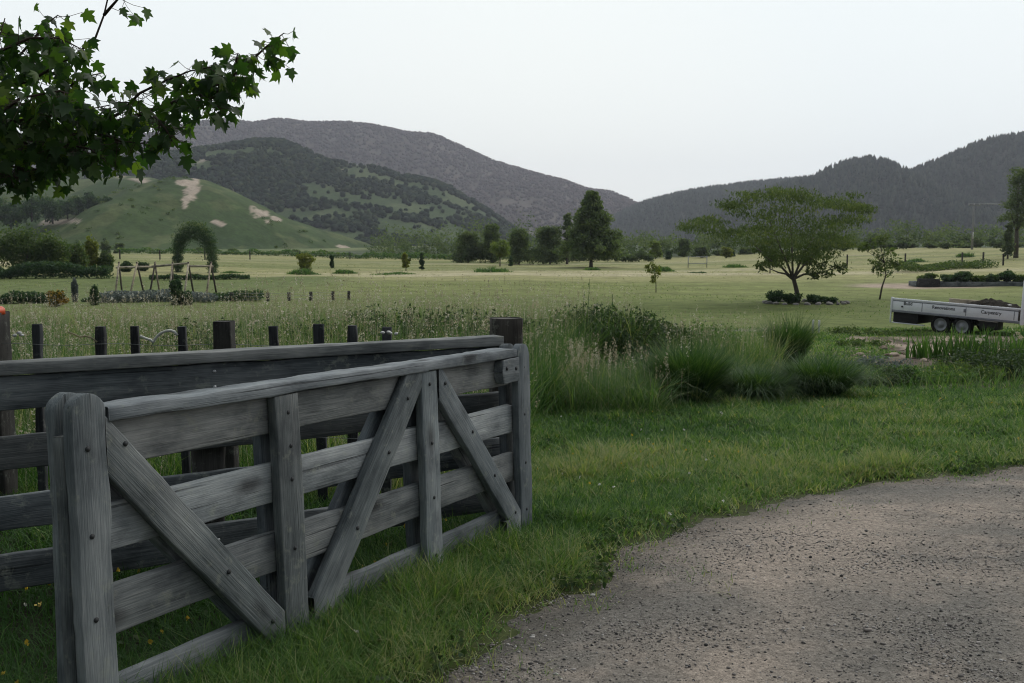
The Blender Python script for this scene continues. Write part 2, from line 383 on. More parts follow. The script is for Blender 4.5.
def zones(x, y):
    c = np.empty((len(x), 3)); px = 512 + 1000*x/np.maximum(y, .5)
    def mixin(col, w): c[:] = c*(1-w[:, None]) + np.array(col)*w[:, None]
    c[:] = (.050, .062, .022)                                              # turf seen between the blades
    n1 = fbm(x*.05, y*.05, 21); n2 = fbm(x*.015, y*.06, 31); n3 = fbm(x*.4, y*.4, 41)
    mixin((.118, .146, .043), sstep(16, 26, y + 4*(n3-.5)))                # mown lawn
    mixin((.172, .194, .066), sstep(44, 56, y + 14*(n1-.5)))
    mixin((.270, .262, .118), sstep(62, 84, y + 30*(n2-.5)))               # straw coloured field
    band = sstep(.50, .62, fbm(x*.006 + 3, y*.055 + x*.006, 51))
    mixin((.165, .185, .070), band*sstep(60, 80, y)*(1-sstep(150, 200, y)))
    pale = sstep(.52, .66, fbm(x*.012, y*.09 - x*.008, 61))
    mixin((.40, .36, .225), pale*sstep(70, 85, y)*(1-sstep(135, 160, y)))
    c *= (1 + .13*np.sin(2*np.pi*(y + 9*(n1-.5) + .10*x)/5.2)*sstep(46, 60, y)*(1-sstep(130, 150, y)))[:, None]
    lawnL = sstep(-9, -16, x)*sstep(40, 46, y)*(1-sstep(80, 84, y + 6*(n1-.5)))
    mixin((.120, .150, .052), lawnL)
    mixin((.060, .080, .042), sstep(172, 196, y + 14*(n1-.5))*(1-sstep(-40, -60, x)))
    mixin((.12, .15, .065), sstep(150, 220, y + 30*(n1-.5))*sstep(-35, -65, x))
    # worked soil of the flower bed on the right
    bed = bedmask(x, y)
    mixin((.105, .082, .064), np.clip(bed*1.1, 0, 1))
    mixin((.34, .265, .215), bed*sstep(.42, .55, fbm(x*1.7, y*1.2, 71))*sstep(18.5, 20.5, y))
    bare = np.exp(-(((x-7.2)/2.0)**2 + ((y-27.5)/1.6)**2)**2)              # bare grey patch behind the tussocks
    mixin((.20, .185, .165), np.clip(bare*1.1, 0, .75)*sstep(.40, .56, n3))
    pad = np.exp(-(((x-27.0)/4.5)**2 + ((y-66)/3.5)**2)**3)                # pinkish gravel pad by the raised bed
    mixin((.36, .285, .225), np.clip(pad*1.2, 0, 1))
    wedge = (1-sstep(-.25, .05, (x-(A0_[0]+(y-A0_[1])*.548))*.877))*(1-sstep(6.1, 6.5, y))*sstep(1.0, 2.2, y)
    mixin((.022, .022, .014), wedge)  # dark earth, with the shade behind the gate painted into its colour
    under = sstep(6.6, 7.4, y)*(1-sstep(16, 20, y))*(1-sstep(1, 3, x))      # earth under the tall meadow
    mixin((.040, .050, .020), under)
    return c
F = grid_faces(len(ang), len(rad)); nA, nR = len(ang), len(rad)
Fc = np.stack([(nA-1)*nR + np.arange(nR-1), np.arange(nR-1), np.arange(nR-1)+1, (nA-1)*nR + np.arange(nR-1)+1], 1)
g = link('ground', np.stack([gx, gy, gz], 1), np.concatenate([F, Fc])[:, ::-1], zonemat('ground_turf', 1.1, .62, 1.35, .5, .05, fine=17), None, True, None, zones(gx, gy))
tag(g, 'gently sloping grass field with mown and straw coloured bands', 'ground', kind='structure')

# ------------------------------------------------------------------ setting: gravel track
EDGE = np.array([ground_at(*p)[:2] for p in [(380, 760), (455, 683), (482, 650), (532, 625), (597, 590), (640, 547), (700, 522), (760, 505), (830, 491), (900, 483), (960, 476), (1024, 468), (1120, 458), (1300, 446)]])
EDGE = np.vstack([[EDGE[0][0]-.5, -6], [EDGE[0][0]-.15, .5], EDGE, [EDGE[-1][0]+30, EDGE[-1][1]+9]])
def edge_dist(x, y):                      # + inside the track, - on the grass
    P = np.stack([x, y], 1); best = np.full(len(P), 1e9); sgn = np.ones(len(P))
    for a, b in zip(EDGE[:-1], EDGE[1:]):
        d = b-a; t = np.clip(((P-a)@d)/(d@d), 0, 1); q = a + t[:, None]*d; e = np.linalg.norm(P-q, axis=1)
        cr = d[0]*(P[:, 1]-a[1]) - d[1]*(P[:, 0]-a[0]); m = e < best; best = np.where(m, e, best); sgn = np.where(m, np.where(cr < 0, 1, -1), sgn)
    return best*sgn
def edge_n(x, y): return edge_dist(x, y) + (fbm(x*2.2, y*2.2, 5)-.47)*.42 + (fbm(x*9, y*9, 6)-.47)*.10
xs = np.concatenate([np.linspace(-1.0, 6.5, 430), np.linspace(6.6, 30, 90)]); ys = np.concatenate([np.linspace(-5, 2.0, 40), np.linspace(2.03, 9.5, 380), np.linspace(9.6, 16, 50)])
X_, Y_ = [a.ravel() for a in np.meshgrid(xs, ys, indexing='ij')]
e = edge_n(X_, Y_)
def track_z(x, y, e):
    rut = (fbm(x*.9 + y*.25, y*.9, 15)-.47)*.05 + (fbm(x*6, y*6, 16)-.47)*.020 + (fbm(x*24, y*24, 18)-.47)*.010
    return zt(x, y) + .012*sstep(0, .35, e) + rut*sstep(-.05, .4, e)*.75 + .004 - .12*(1-sstep(-.30, .02, e)) + (fbm(x*.8, y*.8, 3)-.47)*sstep(2, 9, y)*.06
Zt = track_z(X_, Y_, e)
pr = fbm(X_*1.1 - Y_*.3, Y_*1.6, 81); pr2 = fbm(X_*7, Y_*7, 83)
mixv = sstep(.36, .62, pr*.70 + pr2*.32)
lane = np.exp(-((e + .5*(pr-.47) - .85)/.36)**2) + np.exp(-((e + .5*(pr-.47) - 2.35)/.42)**2)       # compacted wheel lanes
mixv = np.clip(mixv*.62 + lane*.55, 0, 1)
cc = np.array([.162, .152, .136])*(1-mixv[:, None]) + np.array([.302, .256, .214])*mixv[:, None]
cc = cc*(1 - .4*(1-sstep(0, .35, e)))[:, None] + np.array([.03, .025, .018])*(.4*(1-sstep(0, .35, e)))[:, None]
Fg = grid_faces(len(xs), len(ys)); keep = (e[Fg] > -.45).any(1)
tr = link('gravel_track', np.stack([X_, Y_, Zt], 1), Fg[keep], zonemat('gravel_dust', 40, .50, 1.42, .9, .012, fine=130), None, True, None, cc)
tag(tr, 'dusty pinkish grey gravel track curving past the gate', 'track', kind='structure')

def frustum_points(n, y0, y1, m=60, power=1.0, rg=rng):     # random ground points, evenly spread, inside the view plus a margin
    y = np.sqrt(rg.uniform(y0**2, y1**2, n)) if power == 1 else y0*(y1/y0)**rg.random(n)
    px = rg.uniform(-m, 1024+m, n); return (px-512)/1000*y, y
def zl(x, y): return zt(x, y) + (fbm(x*.8, y*.8, 3)-.47)*sstep(2, 9, y)*.06

# loose stones on the track
ns = 260000; sx, sy = frustum_points(ns, 2.6, 11, 80, 2); ee = edge_n(sx, sy)
k = (ee > -.05) & (rng.random(ns) < .20 + .65*sstep(.40, .62, fbm(sx*1.1, sy*1.9, 91))); ln_ = np.exp(-((ee-.85)/.40)**2) + np.exp(-((ee-2.35)/.45)**2); k &= rng.random(ns) > .62*ln_; sx, sy = sx[k], sy[k]; ns = len(sx)
Vi, Fi = ico(1); sz = np.clip(rng.lognormal(-5.75, .42, ns), .0020, .018)
mul = np.stack([sz*rng.uniform(.8, 1.5, ns), sz*rng.uniform(.7, 1.2, ns), sz*rng.uniform(.45, .9, ns)], 1)
th = rng.random(ns)*6.28; jit = rng.uniform(.75, 1.25, (ns, 12, 1))
Vs = Vi[None]*jit*mul[:, None]; c_, s_ = np.cos(th)[:, None], np.sin(th)[:, None]
Vs = np.stack([Vs[..., 0]*c_-Vs[..., 1]*s_, Vs[..., 0]*s_+Vs[..., 1]*c_, Vs[..., 2]], 2)
eS = edge_n(sx, sy)
Vs += np.stack([sx, sy, np.where(eS > 0, track_z(sx, sy, eS), zl(sx, sy) + .004) + sz*.22], 1)[:, None]
o = link('gravel', Vs.reshape(-1, 3), (Fi[None] + (np.arange(ns)*12)[:, None, None]).reshape(-1, 3), M['gravelst'], None, False, np.repeat(rng.random(ns), 12))
tag(o, 'loose stones scattered over the gravel track', 'gravel', kind='stuff')

# ------------------------------------------------------------------ setting: hills
def hill(name, label, D, pts, Lf, Lb, nx, ny, seed, amp, spur, cols, gs=120., scars=(), crest=.0, power=1.15):
    pts = np.array(pts, float); zb = float(zt(0, D)) - 3
    Xr = np.array([at(p[0], p[1], D)[0] for p in pts]); Zr = np.array([at(p[0], p[1], D)[2] for p in pts])
    X = np.linspace(Xr[0], Xr[-1], nx); Zc = np.interp(X, Xr, Zr)
    kk = np.hanning(max(5, int(nx*.012))); kk /= kk.sum(); pad = len(kk)
    Zc = np.convolve(np.pad(Zc, pad, mode='edge'), kk, 'same')[pad:-pad]
    Zc = Zc + (fbm(X/gs*6, X*0, seed+3)-.47)*crest
    t = np.linspace(-1, 1, ny); XX, T = np.meshgrid(X, t, indexing='ij'); Z0 = np.repeat(Zc[:, None], ny, 1)
    L = np.where(T < 0, Lf, Lb)
    s = 1-np.abs(T); prof = (.5-.5*np.cos(np.pi*s))**power
    YY = D + T*L + (fbm(XX/gs*.7, T*1.2, seed)-.47)*spur*(1-s**3)*np.where(T < 0, 1, .3)
    gul = (fbm(XX/gs + T*.5, YY/gs*.55, seed+5, 5)-.47)
    Z = zb + (Z0-zb)*prof + gul*amp*4*s*(1-s)
    tt = fbm(XX/gs*2.2, YY/gs*1.4, seed+9, 5)
    c = np.array(cols[0])*(1-tt[..., None]) + np.array(cols[1])*tt[..., None]
    t2 = sstep(.52, .62, fbm(XX/gs*5, YY/gs*3, seed+11, 4))[..., None]; c = c*(1-t2*.5) + np.array(cols[2])*t2*.5
    V = np.stack([XX, YY, Z], 2).reshape(-1, 3); c = c.reshape(-1, 3)
    Yv = V[:, 1]; ppx = 512 + 1000*V[:, 0]/Yv; ppy = 243 - 1000*(V[:, 2]-CAMZ)/Yv
    for (cx, cy, rx, ry, sl) in scars:
        u = ppx-cx-sl*(ppy-cy); d = np.sqrt((u/rx)**2+((ppy-cy)/ry)**2) + (fbm(ppx*.16, ppy*.22, seed+13)-.47)*2.0
        w = ((1-sstep(.75, 1.05, d))*(V[:, 1] < D+2))[:, None]; c = c*(1-w) + np.array((.34, .285, .23))*w
    o = link(name, V, grid_faces(nx, ny), M.get('hillmat') or M.setdefault('hillmat', zonemat('hill_turf', .16, .72, 1.25, 0, .02, fine=.7)), None, True, None, c)
    tag(o, label, 'hill', kind='structure')
    G = V.reshape(nx, ny, 3)
    def sample(n, rg, tmin=0.0, tmax=.56):
        i = rg.uniform(0, nx-1.001, n); j = rg.uniform(tmin, tmax, n)*(ny-1); a = i.astype(int); b = j.astype(int); fa = (i-a)[:, None]; fb = (j-b)[:, None]
        return (G[a, b]*(1-fa)+G[a+1, b]*fa)*(1-fb) + (G[a, b+1]*(1-fa)+G[a+1, b+1]*fa)*fb
    return sample
GR = [(.026, .050, .018), (.066, .096, .034), (.11, .125, .055)]
ridgeA = [(-900, 240), (-600, 200), (-300, 175), (0, 165), (100, 150), (160, 138), (205, 125), (232, 122), (260, 125), (285, 121), (310, 125), (345, 125), (380, 129), (410, 135), (435, 138), (460, 149), (490, 164), (520, 173), (560, 184), (580, 193), (605, 195), (625, 204), (640, 207), (700, 232), (740, 246), (760, 252)]
ridgeB = [(-500, 235), (-300, 200), (0, 178), (60, 174), (110, 167), (150, 160), (190, 154), (230, 149), (262, 143), (285, 142), (303, 149), (325, 161), (345, 164), (370, 167), (400, 174), (430, 181), (450, 189), (470, 201), (490, 213), (505, 224), (530, 240), (560, 252)]
ridgeC = [(-420, 252), (-100, 240), (0, 226), (40, 216), (60, 213), (90, 206), (120, 197), (150, 187), (170, 181), (190, 178), (205, 180), (225, 188), (250, 200), (275, 213), (300, 225), (330, 239), (350, 248), (372, 255)]
ridgeD = [(-500, 245), (-300, 205), (0, 188), (60, 182), (100, 179), (130, 176), (150, 177), (170, 183), (200, 196), (260, 232), (290, 250)]
ridgeE1 = [(540, 254), (570, 249), (592, 237), (612, 220), (640, 208), (660, 203), (690, 196), (710, 193), (740, 188), (770, 185), (800, 182), (840, 190), (900, 215), (960, 250)]
ridgeE2 = [(640, 252), (680, 236), (720, 212), (760, 197), (790, 186), (815, 181), (835, 170), (850, 165), (862, 164), (875, 169), (886, 179), (900, 181), (910, 180), (925, 169), (945, 163), (960, 155), (980, 146), (1000, 141), (1024, 138), (1100, 122), (1300, 110), (1500, 150), (1800, 250)]
sA = hill('far_ridge', 'long hazy brown ridge rising behind the valley', 2300, ridgeA, 950, 700, 700, 60, 101, 80, 260, [(.075, .060, .050), (.110, .088, .072), (.14, .12, .10)], 330, [])
sB = hill('bush_hill', 'bush covered hill with grassy clearings behind the green mound', 1050, ridgeB, 420, 300, 700, 70, 202, 26, 120, [(.034, .058, .024), (.070, .100, .040), (.11, .13, .06)], 140, [(205, 160, 6, 4, .5), (345, 172, 5, 2, -2), (243, 186, 6, 4, -1.2), (265, 195, 4, 3, -1)])
sD = hill('green_shoulder', 'smooth green hill shoulder with a slip behind the mound', 560, ridgeD, 200, 160, 320, 60, 303, 7, 40, GR, 70, [(142, 181, 9, 2.6, 1.5), (126, 177.5, 3, 1.5, 0)])
sC = hill('green_mound', 'green grassy mound with pale erosion scars', 395, ridgeC, 150, 130, 900, 150, 404, 11, 34, GR, 34, [(190, 184, 12, 3.0, 0), (195, 193, 7, 13, -.35), (262, 214, 9, 7, .55), (278, 219, 6, 2.5, 1.2), (219, 223, 6, 3, .9), (60, 222, 20, 2.6, -3.2), (345, 247, 8, 2.5, 2)])
sE1 = hill('plantation_hill', 'hazy forested hill closing the valley on its right side', 1750, ridgeE1, 650, 500, 420, 60, 505, 50, 160, [(.030, .036, .028), (.048, .052, .038), (.07, .07, .05)], 240)
sE2 = hill('forested_hill', 'dark conifer clad hill with rounded knob on the right', 1250, ridgeE2, 480, 400, 800, 70, 606, 40, 140, [(.024, .031, .025), (.040, .046, .034), (.06, .06, .045)], 190)

def tmpl_cone(seed):
    rg = np.random.default_rng(seed); V = []; F = []; n = 6
    for (zb, zt_, r) in ((.08, .60, .34), (.38, 1.0, .23)):
        b = len(V); th = np.arange(n)*2*np.pi/n + rg.random()*2
        rr = r*rg.uniform(.7, 1.25, n); V += [(rr[i]*np.cos(th[i]), rr[i]*np.sin(th[i]), zb+rg.uniform(-.06, .06)) for i in range(n)]
        V.append((rg.normal()*.02, rg.normal()*.02, zt_)); F += [(b+i, b+(i+1) % n, b+n) for i in range(n)]
    return np.array(V), np.array(F)
def tmpl_blob(seed):
    rg = np.random.default_rng(seed); V, F = ico(1); V = V*rg.uniform(.65, 1.3, (len(V), 1)); V = V*np.array([.52, .52, .5]); V[:, 2] += .42; return V, F
def forest(name, P, h, kind, mat, label, rg):
    T = [(tmpl_cone if kind == 'cone' else tmpl_blob)(s) for s in range(6)]; mb = MB(); which = rg.integers(0, 6, len(P))
    for q in range(6):
        m = which == q; p = P[m]; hh = h[m]; n = len(p); V, F = T[q]; th = rg.random(n)*6.28; wx = hh*rg.uniform(.75, 1.25, n)
        c, s = np.cos(th)[:, None], np.sin(th)[:, None]
        v = np.stack([(V[:, 0]*c - V[:, 1]*s)*wx[:, None], (V[:, 0]*s + V[:, 1]*c)*wx[:, None], V[:, 2]*hh[:, None]], 2) + p[:, None] - np.array([0, 0, .4])
        mb.add(v.reshape(-1, 3), (F[None] + (np.arange(n)*len(V))[:, None, None]).reshape(-1, 3), np.repeat(rg.random(n), len(V)))
    o = mb.link(name, mat); return tag(o, label, 'forest', kind='stuff')
rg = np.random.default_rng(11)
p = sA(60000, rg, .08, .53); d = fbm(p[:, 0]/160, p[:, 1]/160, 7)
p = p[rg.random(len(p)) < sstep(.12, .34, d)]; forest('ridge_forest', p, rg.uniform(3.5, 8, len(p)), 'blob', M['forestA'], 'scrubby brown bush covering the far ridge', rg)
p = sB(60000, rg, .02, .54); ppx = 512+1000*p[:, 0]/p[:, 1]; ppy = 243-1000*(p[:, 2]-CAMZ)/p[:, 1]
d = fbm(p[:, 0]/55, p[:, 1]/55, 8)
clear = sstep(.36, .62, fbm(p[:, 0]/70, p[:, 1]/50, 18, 5))*sstep(290, 320, ppx)*1.25 + np.exp(-((ppx-465)/28)**2-((ppy-207-(ppx-465)*.45)/9)**2) + np.exp(-((ppx-440)/45)**2-((ppy-236)/8)**2)*1.2
p = p[rg.random(len(p)) < np.clip(sstep(.25, .42, d)*(1-np.clip(clear, 0, .97)), 0.02, 1)]
forest('hill_forest', p, rg.uniform(2.2, 6, len(p)), 'blob', M['forestB'], 'dark bush covering the hill behind the mound', rg)
p = sE1(14000, rg, .05, .53); forest('plantation', p, rg.uniform(7, 12.5, len(p)), 'cone', M['forestE'], 'hazy conifer plantation on the hill closing the valley', rg)
p = sE2(30000, rg, .01, .54); forest('conifer_forest', p, rg.uniform(6, 11.5, len(p)), 'cone', M['forestE'], 'dense dark conifers covering the rounded knob hill', rg)

# ------------------------------------------------------------------ timber boards
def board(name, p0, p1, h, th, mat, parent, up=(0, 0, 1), rnd0=0.0, rnd1=0.0, wob=.004, seed=0, ntick=26, cut0=0.0, cut1=0.0, worn=.006, label=None):
    """A sawn board from p0 to p1 (centre line, parent's space), h wide along `up`, th thick; own X axis along the grain.
    rnd: rounded end of that length; cut: end sheared along the board by that much per unit of width."""
    p0 = np.array(p0, float); p1 = np.array(p1, float); L = np.linalg.norm(p1-p0); x = (p1-p0)/L
    z = np.array(up, float); z = z - x*(x@z); z /= np.linalg.norm(z); y = np.cross(z, x); rg = np.random.default_rng(seed+1000)
    b = worn; hy, hz = th/2, h/2
    sec = np.array([(-hy+b, -hz), (hy-b, -hz), (hy-b*.3, -hz+b*.3), (hy, -hz+b), (hy, 0), (hy, hz-b), (hy-b*.3, hz-b*.3), (hy-b, hz), (0, hz), (-hy+b, hz), (-hy+b*.3, hz-b*.3), (-hy, hz-b), (-hy, 0), (-hy, -hz+b), (-hy+b*.3, -hz+b*.3)])
    t = np.concatenate([[0], np.sort(np.concatenate([np.linspace(.004, L-.004, ntick), *( [rnd0*(1-np.cos(np.linspace(.15, np.pi/2, 9)))] if rnd0 else []), *([L-rnd1*(1-np.cos(np.linspace(.15, np.pi/2, 9)))] if rnd1 else [])])), [L]])
    ns = len(sec); V = np.zeros((len(t), ns, 3)); sd = seed*13.7
    for i, s in enumerate(t):
        k = 1.0
        if rnd0 and s < rnd0: k = math.sqrt(max(.0025, 1-(1-s/rnd0)**2))
        if rnd1 and s > L-rnd1: k = min(k, math.sqrt(max(.0025, 1-(1-(L-s)/rnd1)**2)))
        e = .96 if (i == 0 or i == len(t)-1) else 1
        yy = sec[:, 0]*e; zz = sec[:, 1]*k*e
        sh = np.where(s < L/2, cut0*zz*(1-min(1, s/(L*.4))), 0) + np.where(s >= L/2, cut1*zz*(1-min(1, (L-s)/(L*.4))), 0)
        V[i, :, 0] = s + sh; V[i, :, 1] = yy; V[i, :, 2] = zz
    w1 = (vnoise(V[..., 0]*5, V[..., 1]*20+V[..., 2]*20+sd, seed)-.5)*wob*2 + (vnoise(V[..., 0]*19, V[..., 2]*60+sd, seed+7)-.5)*wob
    V[..., 2] += w1*np.sign(sec[:, 1])[None]; V[..., 1] += (vnoise(V[..., 0]*4, V[..., 2]*0+sd, seed+3)-.5)*wob*1.2
    V = V.reshape(-1, 3); nt_ = len(t)
    F4 = np.array([(i*ns+k, i*ns+(k+1) % ns, (i+1)*ns+(k+1) % ns, (i+1)*ns+k) for i in range(nt_-1) for k in range(ns)])[:, ::-1]
    c0 = len(V); V = np.vstack([V, V[:ns].mean(0), V[-ns:].mean(0)]); e = (nt_-1)*ns
    F3 = np.array([(c0, k, (k+1) % ns) for k in range(ns)] + [(c0+1, e+(k+1) % ns, e+k) for k in range(ns)])[:, ::-1]
    o = link(name, V, [F4, F3], mat, parent, False)
    m = Matrix(np.stack([np.append(x, 0), np.append(y, 0), np.append(z, 0), np.append(p0, 1)], 1).tolist()); o.matrix_local = m
    if label: o['label'] = label
    return o
def bolt(parent, p, nrm=(0, -1, 0), r=.011, mat='bolt'):
    V, F = ico(2); V = V*np.array([r, r, r*.55]); rim = tube([(0, 0, -.004), (0, 0, .0015)], [r*1.5, r*1.5], 12)
    mb = MB().add(V, F).add(*rim); o = mb.link('bolt', M[mat], parent, True)
    q = Vector(nrm).to_track_quat('Z', 'Y'); o.rotation_mode = 'QUATERNION'; o.rotation_quaternion = q; o.location = p; return o

# ------------------------------------------------------------------ the open gate
u = ray(1061, 270); u /= np.linalg.norm(u); A0 = at(106, 404, 3.38)
n0 = np.array([u[1], -u[0], 0]); n0 /= np.linalg.norm(n0); v0 = np.cross(n0, u); v0 = v0 if v0[2] > 0 else -v0
le = R(2.3); v_ = v0*math.cos(le) - n0*math.sin(le); n_ = n0*math.cos(le) + v0*math.sin(le)
gate = thing('timber_gate', 'weathered grey timber gate with diagonal braces standing open beside the track', 'gate')
gate.matrix_world = Matrix(np.stack([np.append(u, 0), np.append(-n_, 0), np.append(v_, 0), np.append(A0 - v_*1.10, 1)], 1).tolist())
gh = lambda h: 1.10 + h                    # heights measured down from the top of the cap
g_ = M['gate']
cap = board('cap_rail', (-.050, 0, gh(-.027)), (2.818, 0, gh(-.027)), .050, .150, M['rail'], gate, wob=.0045, seed=1, ntick=60, worn=.007)
for i, (a, b, x1) in enumerate([(-.058, -.213, 2.80), (-.336, -.500, 2.84), (-.622, -.788, 2.84), (-.938, -1.098, 2.84)]):
    board('rail', (-.13, 0, gh((a+b)/2)), (x1, 0, gh((a+b)/2)), a-b, .043, M['rail'], gate, seed=10+i, ntick=40)
FY, BY = -.0455, .0455
for Y, s in ((FY, 0), (BY, 40)):
    board('end_stile', (-.122, Y, -.02), (-.122, Y, gh(.052)), .132, .046, g_, gate, up=(1, 0, 0), rnd1=.062, seed=20+s, wob=.005)
    board('end_stile', (2.90, Y*1.02, .03), (2.90, Y*1.02, gh(.020)), .150, .047, g_, gate, up=(1, 0, 0), rnd1=.070, seed=21+s, wob=.005)
    board('middle_stile', (.852, Y, .015), (.832, Y, gh(-.056)), .142, .045, g_, gate, up=(1, 0, 0), seed=22+s)
    board('middle_stile', (1.910, Y, .018), (1.890, Y, gh(-.056)), .142, .044, g_, gate, up=(1, 0, 0), seed=23+s)
    board('brace', (-.060, Y*1.0, gh(-.130)), (.776, Y*1.0, gh(-1.045)), .138, .043, g_, gate, up=(1, 0, 1), seed=24+s, cut0=-1.1, cut1=-1.1)
    board('brace', (.960, Y*1.0, gh(-1.060)), (1.800, Y*1.0, gh(-.050)), .150, .043, g_, gate, up=(-1, 0, 1), seed=25+s, cut0=1.2, cut1=-.83)
    board('brace', (1.984, Y*1.0, gh(-.108)), (2.822, Y*1.0, gh(-1.055)), .132, .043, g_, gate, up=(1, 0, 1), seed=26+s, cut0=-1.1, cut1=-1.1)
board('end_filler', (-.155, 0, 0), (-.155, 0, gh(-.085)), .085, .044, g_, gate, up=(1, 0, 0), seed=31)
board('hinge_block', (2.625, -.052, gh(-.126)), (2.824, -.052, gh(-.128)), .140, .058, g_, gate, rnd0=.03, seed=32)
board('foot_block', (2.640, -.050, gh(-1.045)), (2.700, -.050, gh(-1.045)), .11, .052, g_, gate, seed=33, label='short block nailed over the foot of the far brace')
yb = FY - .024
for p in [(-.135, -.13), (-.135, -.42), (-.135, -.70), (-.135, -1.01), (.015, -.135), (.47, -.70), (.70, -.965), (.835, -.13), (.845, -.27), (.845, -.41), (.848, -.70), (.852, -1.02), (1.06, -1.02), (1.27, -.713), (1.53, -.408), (1.70, -.17), (1.895, -.12), (1.90, -.42), (1.905, -.70), (1.91, -1.0), (2.04, -.13), (2.30, -.42), (2.53, -.70), (2.76, -.96), (2.905, -.12), (2.90, -.40), (2.90, -.69), (2.90, -.97)]:
    bolt(gate, (p[0], yb, gh(p[1])), r=.0062)
for p in [(2.675, -.108), (2.785, -.116)]: bolt(gate, (p[0], -.083, gh(p[1])), r=.008)

# ------------------------------------------------------------------ the post-and-rail fence behind it
P0 = at(500, 335.5, 6.06); d2 = np.array([.838, .546, -.0055]); d2 /= np.linalg.norm(d2); n2 = np.array([d2[1], -d2[0], 0]); n2 /= np.linalg.norm(n2); v2 = np.cross(n2, d2); v2 = v2 if v2[2] > 0 else -v2
rf = thing('rail_fence', 'dark timber rail fence with a capped top running behind the open gate', 'fence')
rf.matrix_world = Matrix(np.stack([np.append(d2, 0), np.append(-n2, 0), np.append(v2, 0), np.append(P0 - v2*1.10, 1)], 1).tolist())
f_ = M['fence']
board('cap_rail', (-5.3, .012, gh(-.030)), (0.0, .012, gh(-.030)), .058, .12, M['rail'], rf, seed=51, ntick=70, wob=.0022, worn=.005)
for i, (a, b) in enumerate([(-.064, -.222), (-.345, -.505), (-.628, -.790), (-.908, -1.075)]):
    board('rail', (-5.3, 0, gh((a+b)/2)), (.03, 0, gh((a+b)/2)), a-b, .042, f_, rf, seed=52+i, ntick=60, wob=.005)
for x in (-1.757, -3.6, -5.2):
    board('post', (x, .102, -.4), (x, .102, gh(-.062)), .155, .155, M['post'], rf, up=(1, 0, 0), seed=int(60+x*3), wob=.007, worn=.03)
for x in (-1.757, -3.6):
    for h in (-.105, -.185, -.425, -.71, -.99): bolt(rf, (x+.01, -.0215, gh(h)), r=.0062, mat='boltbright')
# gate post that both hang from
c = at(505.5, 318, 6.32)
gp = thing('gate_post', 'thick dark sawn off post at the right end of the rail fence', 'post', (c[0], c[1], zl(c[0], c[1])))
H = c[2]-float(zl(c[0], c[1]))
board('post_body', (0, 0, -.4), (.004, 0, H), .200, .19, M['post'], gp, up=(1, .15, 0), seed=71, wob=.008, worn=.045, ntick=30)

# ------------------------------------------------------------------ wire fence with battens beyond it
wf = thing('wire_fence', 'wire fence of slim dark battens in front of the tall meadow', 'fence', (0, 0, 0))
wf.location = (0, 6.6, 0)
for i, (px, top, wd, lean, wide) in enumerate([(-12, 312, .20, .0, 1), (37, 324, .052, .012, 0), (100.5, 326.5, .055, .02, 0), (134.5, 326, .058, -.012, 0), (182, 326.5, .056, .004, 0), (224, 321, .118, .0, 1), (273, 326, .062, -.03, 0), (318.5, 324, .068, -.01, 0), (352, 325.5, .062, .012, 0), (387, 327, .064, .02, 0), (-80, 325, .055, 0, 0), (-150, 326, .055, 0, 0)]):
    q = at(px, top, 6.6); zg = float(zl(q[0], q[1]))
    b = board('post' if wide else 'batten', (q[0]-lean, 0, zg-.25), (q[0], 0, q[2]), wd, wd if wide else .045, M['post' if wide else 'batten'], wf, up=(1, 0, 0), seed=80+i, wob=.006, worn=.012 if wide else .007)
    if i == 0:
        Vc, Fc_ = tube([(0, 0, -.015), (0, 0, .02), (0, 0, .035), (0, 0, .040)], [.105, .103, .085, .02], 20)
        cp = link('post_cap', Vc, Fc_, plain('orange_red_plastic', (.55, .075, .018), .45, .5), wf, True); cp.location = (q[0], 0, q[2]); cp['label'] = 'orange cap on the thick end post'
for z in (.985, .80, .58, .36):
    xs_ = np.linspace(-6, -.2, 60); P = np.stack([xs_, xs_*0-.034, z + .006*np.sin(xs_*9) - .02*(xs_+.2)/6], 1)
    MB().add(*tube(P, .0019, 5)).link('wire', M['wire'], wf, True)
for px, py in ((17, 334), (385, 332)):
    q = at(px, py, 6.55)
    mb = MB()
    for k in range(4): mb.add(*lump((rng.normal()*.026, rng.normal()*.01, rng.normal()*.012), (.014, .012, .010), 2, .3))
    o = mb.link('insulator', plain('white_insulator', (.62, .62, .6), .5, .5), wf, True); o.location = (q[0], q[1]-6.6-.02, q[2])
P = [at(px, py, 6.57) for px, py in [(140, 336), (146, 338.5), (151, 340), (153.5, 342.5), (154.5, 340), (157, 336.5), (161, 333), (166, 331), (171, 330.5), (175, 332), (177.5, 335.5)]]
o = MB().add(*tube(P, .009, 8)).link('plastic_cord', plain('white_cord', (.66, .66, .6), .5, .4), None, True); tag(o, 'white plastic cord arched between two fence battens', 'cord')
P = [at(px, py, 6.57) for px, py in [(68, 332), (75, 334.5), (80, 337), (86, 336), (92, 338), (97, 342)]]
o = MB().add(*tube(P, .0055, 8)).link('plastic_cord', M['seed'], None, True); tag(o, 'thin pale cord sagging left of the third slim batten', 'cord')

